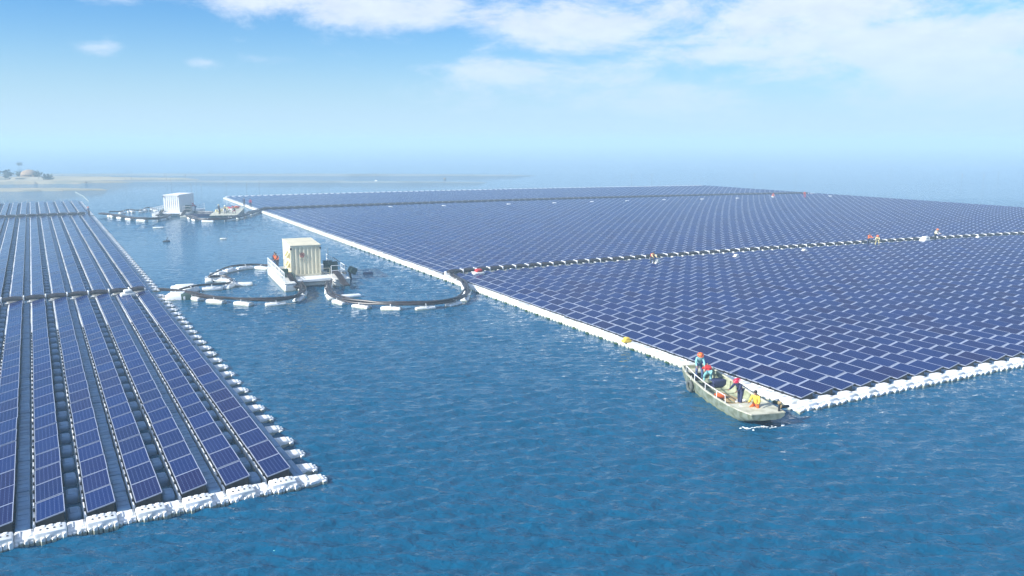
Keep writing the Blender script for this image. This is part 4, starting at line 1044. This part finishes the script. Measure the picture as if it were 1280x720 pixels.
# ------------------------------------------------------------------ distant shore
def flat(name, px, py, rx, ry, label, seed, h=.35, m='mud', n=40, cat='mudflat'):
    rs = random.Random(seed); x, y = G(px, py); b_ = MB(); ph = [rs.uniform(0, 6) for _ in range(5)]
    ring = []
    for k in range(n):
        a = 2 * PI * k / n; q = 1 + .25 * math.sin(2 * a + ph[0]) + .18 * math.sin(3 * a + ph[1]) + .12 * math.sin(7 * a + ph[2]) + .07 * math.sin(13 * a + ph[3])
        ring.append((rx * q * math.cos(a), ry * q * math.sin(a)))
    vs = [(a, b, -.1) for a, b in ring] + [(a * .9, b * .8, h * .7 * (1 + .3 * rs.uniform(-1, 1))) for a, b in ring] + [(a * .5, b * .4, h * (1 + .3 * rs.uniform(-1, 1))) for a, b in ring] + [(0, 0, h)]
    fs = []
    for k in range(n):
        k2 = (k + 1) % n; fs += [(k, k2, n + k2, n + k), (n + k, n + k2, 2 * n + k2, 2 * n + k), (2 * n + k, 2 * n + k2, 3 * n)]
    b_.add(vs, fs, m); return one(b_, name, label, cat, (x, y, 0), 0, kind='structure')
flat('mudflat', -10, 229, 34, 9, 'tan mudflat with scrub at the far left shore', 1, .9)
flat('mudflat', 20, 238, 24, 4, 'thin tan spit before the far left shore', 2, .5)
flat('mudflat', 8, 224, 50, 9, 'upper far left shore strip', 3, .8)
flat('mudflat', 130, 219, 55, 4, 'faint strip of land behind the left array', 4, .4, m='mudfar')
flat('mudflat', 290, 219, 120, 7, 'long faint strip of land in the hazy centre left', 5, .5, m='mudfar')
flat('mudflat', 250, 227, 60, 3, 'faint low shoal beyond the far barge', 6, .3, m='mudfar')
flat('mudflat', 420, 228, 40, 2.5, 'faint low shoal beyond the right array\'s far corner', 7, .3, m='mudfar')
t = thing('thatched_hut', 'low thatched hut on the far left shore between two dark bushes', 'hut', (*G(37, 224), .5))
b_ = MB(); b_.box((-2.4, -1.6, 0), (2.4, 1.6, 1.1), 'thatch'); b_.build('wall', t)
b_ = MB(); vs = []; n = 16
for i in range(5):
    th = PI / 2 * i / 4
    for k in range(n): a = 2 * PI * k / n; vs.append((3.0 * math.cos(a) * math.cos(th), 2.2 * math.sin(a) * math.cos(th), 1.1 + 1.9 * math.sin(th)))
b_.add(vs, [(i * n + k, i * n + (k + 1) % n, (i + 1) * n + (k + 1) % n, (i + 1) * n + k) for i in range(4) for k in range(n)], 'thatch'); b_.build('roof', t, True)
def bush(px, py, label, s):
    x, y = G(px, py); t = thing('bush', label, 'bush', (x, y, .5))
    b_ = MB()
    for k in range(120):
        p = Vector((random.gauss(0, .6 * s), random.gauss(0, .5 * s), .9 * s + random.gauss(0, .4 * s))); q = Vector((random.gauss(0, 1), random.gauss(0, 1), random.gauss(0, 1))).normalized() * .25 * s
        r_ = q.orthogonal().normalized() * .22 * s; b_.add([p - q, p + r_, p + q, p - r_], [(0, 1, 2, 3)], 'bush')
    b_.build('foliage', t); b_ = MB(); b_.tube([(0, 0, -.6), (0, 0, .9 * s)], [.08, .04], 'pole', 6); b_.build('stem', t)
bush(26, 223.5, 'dark bush left of the thatched hut', 1.3); bush(46, 224, 'dark bush right of the thatched hut', 1.4); bush(24, 208.5, 'dark bush alone in the haze above the hut', 1.2); bush(10, 225, 'low scrub bush at the picture\'s left border', 1.6); bush(60, 228, 'low scrub bush at the tip of the tan spit', 1.3)
rs = random.Random(4)
for k in range(34):
    px = rs.choice([rs.uniform(60, 500), rs.uniform(150, 330), rs.uniform(600, 1250)]); py = rs.uniform(214, 236) if px < 520 else rs.uniform(212, 224)
    x, y = G(px, py); b_ = MB(); h = rs.uniform(.8, 1.9); b_.tube([(0, 0, -.3), (rs.uniform(-.2, .2), 0, h)], .07, 'pole', 5)
    one(b_, 'net_pole', 'thin weathered fishing pole standing in the hazy far water', 'pole', (x, y, 0), 0, 'fishing poles in the far water')
for k, (px, py) in enumerate([(107, 229), (470, 227), (556, 224)]):
    x, y = G(px, py); b_ = MB(); b_.ball((0, 0, .15), (.5, .4, .4), 'white' if k % 2 else 'pole', seg=8, rings=6)
    one(b_, 'buoy', ['pale', 'dark'][(k + 1) % 2] + f' buoy in the far haze, {ordw(k+1)} from the left', 'buoy', (x, y, 0), 0, 'buoys in the far water')
# small things drifting in the channel
for k, (px, py, m, s, lab) in enumerate([(198, 285, 'float', 1.6, 'white drifting float farther left in the far channel'), (208, 302, 'black', .9, 'small dark drifting object in the channel, left of the barge'),
                                         (279, 299, 'float', .9, 'small white drifting float in the channel above the winding cable'), (460, 342, 'denim', 1.0, 'small dark drifting stick right of the near barge')]):
    x, y = G(px, py); b_ = MB(); b_.rbox((-.5 * s, -.25 * s, -.1), (.5 * s, .25 * s, .16), m, .08, 2)
    if k == 1: b_.tube([(0, 0, .1), (.2, 0, .6)], .05, m, 5)
    one(b_, 'drifting_float', lab, 'float', (x, y, 0), R(12), smooth=True)
# thin floating boom beyond the left array
b_ = MB(); a, c = Vector((*G(111, 252), 0)), Vector((*G(94, 240), 0)); b_.tube([a, (a + c) / 2 + Vector((.6, 0, 0)), c], .07, 'float', 6)
one(b_, 'floating_boom', 'thin white floating boom beyond the far end of the left array', 'boom')

# ------------------------------------------------------------------ light and sky
SUN_DIR = Vector((-.88, -.47, 0)).normalized(); ELEV = R(28)
sd = Vector((SUN_DIR.x * math.cos(ELEV), SUN_DIR.y * math.cos(ELEV), math.sin(ELEV)))
sun = bpy.data.objects.new('sun', bpy.data.lights.new('sun', 'SUN')); COL.objects.link(sun)
sun.data.energy = 5.0; sun.data.angle = R(.53); sun.data.color = (1, .975, .93)
sun.rotation_euler = (-sd).to_track_quat('-Z', 'Y').to_euler()
w = bpy.data.worlds.new('World'); S.world = w; w.use_nodes = True; nt = w.node_tree; N = nt.nodes.new; L = nt.links.new
bg = nt.nodes['Background']; sky = N('ShaderNodeTexSky'); sky.sky_type = 'NISHITA'; sky.sun_disc = False
sky.sun_elevation = ELEV; sky.sun_rotation = math.atan2(sd.x, sd.y); sky.air_density = 1.0; sky.dust_density = .6; sky.ozone_density = 3.5; sky.altitude = 0
tc = N('ShaderNodeTexCoord'); sep = N('ShaderNodeSeparateXYZ'); L(tc.outputs['Generated'], sep.inputs[0])
def MA(op, a, b=None, c=None, clamp=False):
    n = N('ShaderNodeMath'); n.operation = op; n.use_clamp = clamp
    for i, v in enumerate((a, b, c)):
        if v is None: continue
        if isinstance(v, (int, float)): n.inputs[i].default_value = v
        else: L(v, n.inputs[i])
    return n.outputs[0]
X_, Y_, Z_ = sep.outputs
az = MA('ARCTAN2', X_, Y_); el = MA('ARCSINE', Z_)
cmb = N('ShaderNodeCombineXYZ'); L(MA('MULTIPLY', az, 1.0), cmb.inputs[0]); L(MA('MULTIPLY', el, 2.6), cmb.inputs[1])
def noise(scale, det, rough, dist_=0., off=0.):
    mp = N('ShaderNodeMapping'); mp.inputs['Location'].default_value = (off, off * .7, 0); L(cmb.outputs[0], mp.inputs['Vector'])
    n = N('ShaderNodeTexNoise'); n.inputs['Scale'].default_value = scale; n.inputs['Detail'].default_value = det; n.inputs['Roughness'].default_value = rough; n.inputs['Distortion'].default_value = dist_
    L(mp.outputs[0], n.inputs['Vector']); return n.outputs['Fac']
def blob(px, py, rx, ry, s):
    a0 = math.atan2((px - 640), 1029 * math.cos(TH) + 0); a0 = math.atan((px - 640) / (1029 / math.cos(R(2))))
    e0 = math.atan((177 - py) / 1029 / math.sqrt(1 + ((px - 640) / 1029) ** 2)); da = rx / 1029; de = ry / 1029
    u = MA('DIVIDE', MA('SUBTRACT', az, a0), da); v = MA('DIVIDE', MA('SUBTRACT', el, e0), de)
    return MA('MULTIPLY', MA('EXPONENT', MA('MULTIPLY', MA('ADD', MA('MULTIPLY', u, u), MA('MULTIPLY', v, v)), -1)), s)
cov = None
for bspec in [(325, 8, 70, 20, .30), (520, 20, 170, 26, .30), (700, 40, 150, 30, .30), (660, 92, 120, 18, .27), (890, 75, 90, 13, .28), (850, 130, 100, 22, .26), (1000, 20, 240, 40, .32), (1130, 65, 160, 45, .36),
              (1020, 70, 60, 16, .18), (1230, 100, 120, 45, .32), (150, 68, 30, 12, .30), (262, 82, 20, 7, .28), (150, 0, 90, 8, .22), (970, 100, 100, 20, .12)]:
    b_ = blob(*bspec); cov = b_ if cov is None else MA('MAXIMUM', cov, b_)
high = N('ShaderNodeMapRange'); L(el, high.inputs['Value']); high.inputs['From Min'].default_value = R(12); high.inputs['From Max'].default_value = R(20); high.inputs['To Max'].default_value = .12
n1 = noise(8, 12, .68, .25, 3.1); 
dens = MA('ADD', MA('ADD', MA('ADD', n1, cov), high.outputs[0]), blob(130, 110, 330, 120, -.14))
mr = N('ShaderNodeMapRange'); mr.interpolation_type = 'SMOOTHSTEP'; L(dens, mr.inputs['Value']); mr.inputs['From Min'].default_value = .47; mr.inputs['From Max'].default_value = .80; mr.inputs['To Max'].default_value = .85
cl = N('ShaderNodeMix'); cl.data_type = 'RGBA'; L(noise(22, 6, .6, 0, 9.), cl.inputs['Factor']); cl.inputs['A'].default_value = (4.9, 5.4, 7.2, 1); cl.inputs['B'].default_value = (7.6, 8.0, 8.7, 1)
tint = N('ShaderNodeMix'); tint.data_type = 'RGBA'; tint.blend_type = 'MULTIPLY'; tint.inputs['Factor'].default_value = 1; L(sky.outputs[0], tint.inputs['A']); tint.inputs['B'].default_value = (.40, .83, 1.20, 1)
mx = N('ShaderNodeMix'); mx.data_type = 'RGBA'; L(mr.outputs['Result'], mx.inputs['Factor']); L(tint.outputs['Result'], mx.inputs['A']); L(cl.outputs['Result'], mx.inputs['B'])
eh = MA('DIVIDE', MA('MAXIMUM', el, 0), R(5.5)); fz = MA('MULTIPLY', MA('EXPONENT', MA('MULTIPLY', MA('MULTIPLY', eh, eh), -1)), .97)
m3 = N('ShaderNodeMix'); m3.data_type = 'RGBA'; L(fz, m3.inputs['Factor']); L(mx.outputs['Result'], m3.inputs['A']); m3.inputs['B'].default_value = (4.0, 5.6, 6.8, 1)
L(m3.outputs['Result'], bg.inputs['Color']); bg.inputs['Strength'].default_value = .078

S.view_settings.view_transform = 'Standard'; S.view_settings.look = 'None'; S.view_settings.exposure = .88; S.view_settings.gamma = 1
S.view_settings.use_curve_mapping = False
S.render.engine = 'CYCLES'; c = S.cycles
c.max_bounces = 6; c.diffuse_bounces = 2; c.glossy_bounces = 3; c.volume_bounces = 4; c.transmission_bounces = 2; c.use_denoising = True
c.sample_clamp_indirect = 6; c.caustics_reflective = False; c.caustics_refractive = False
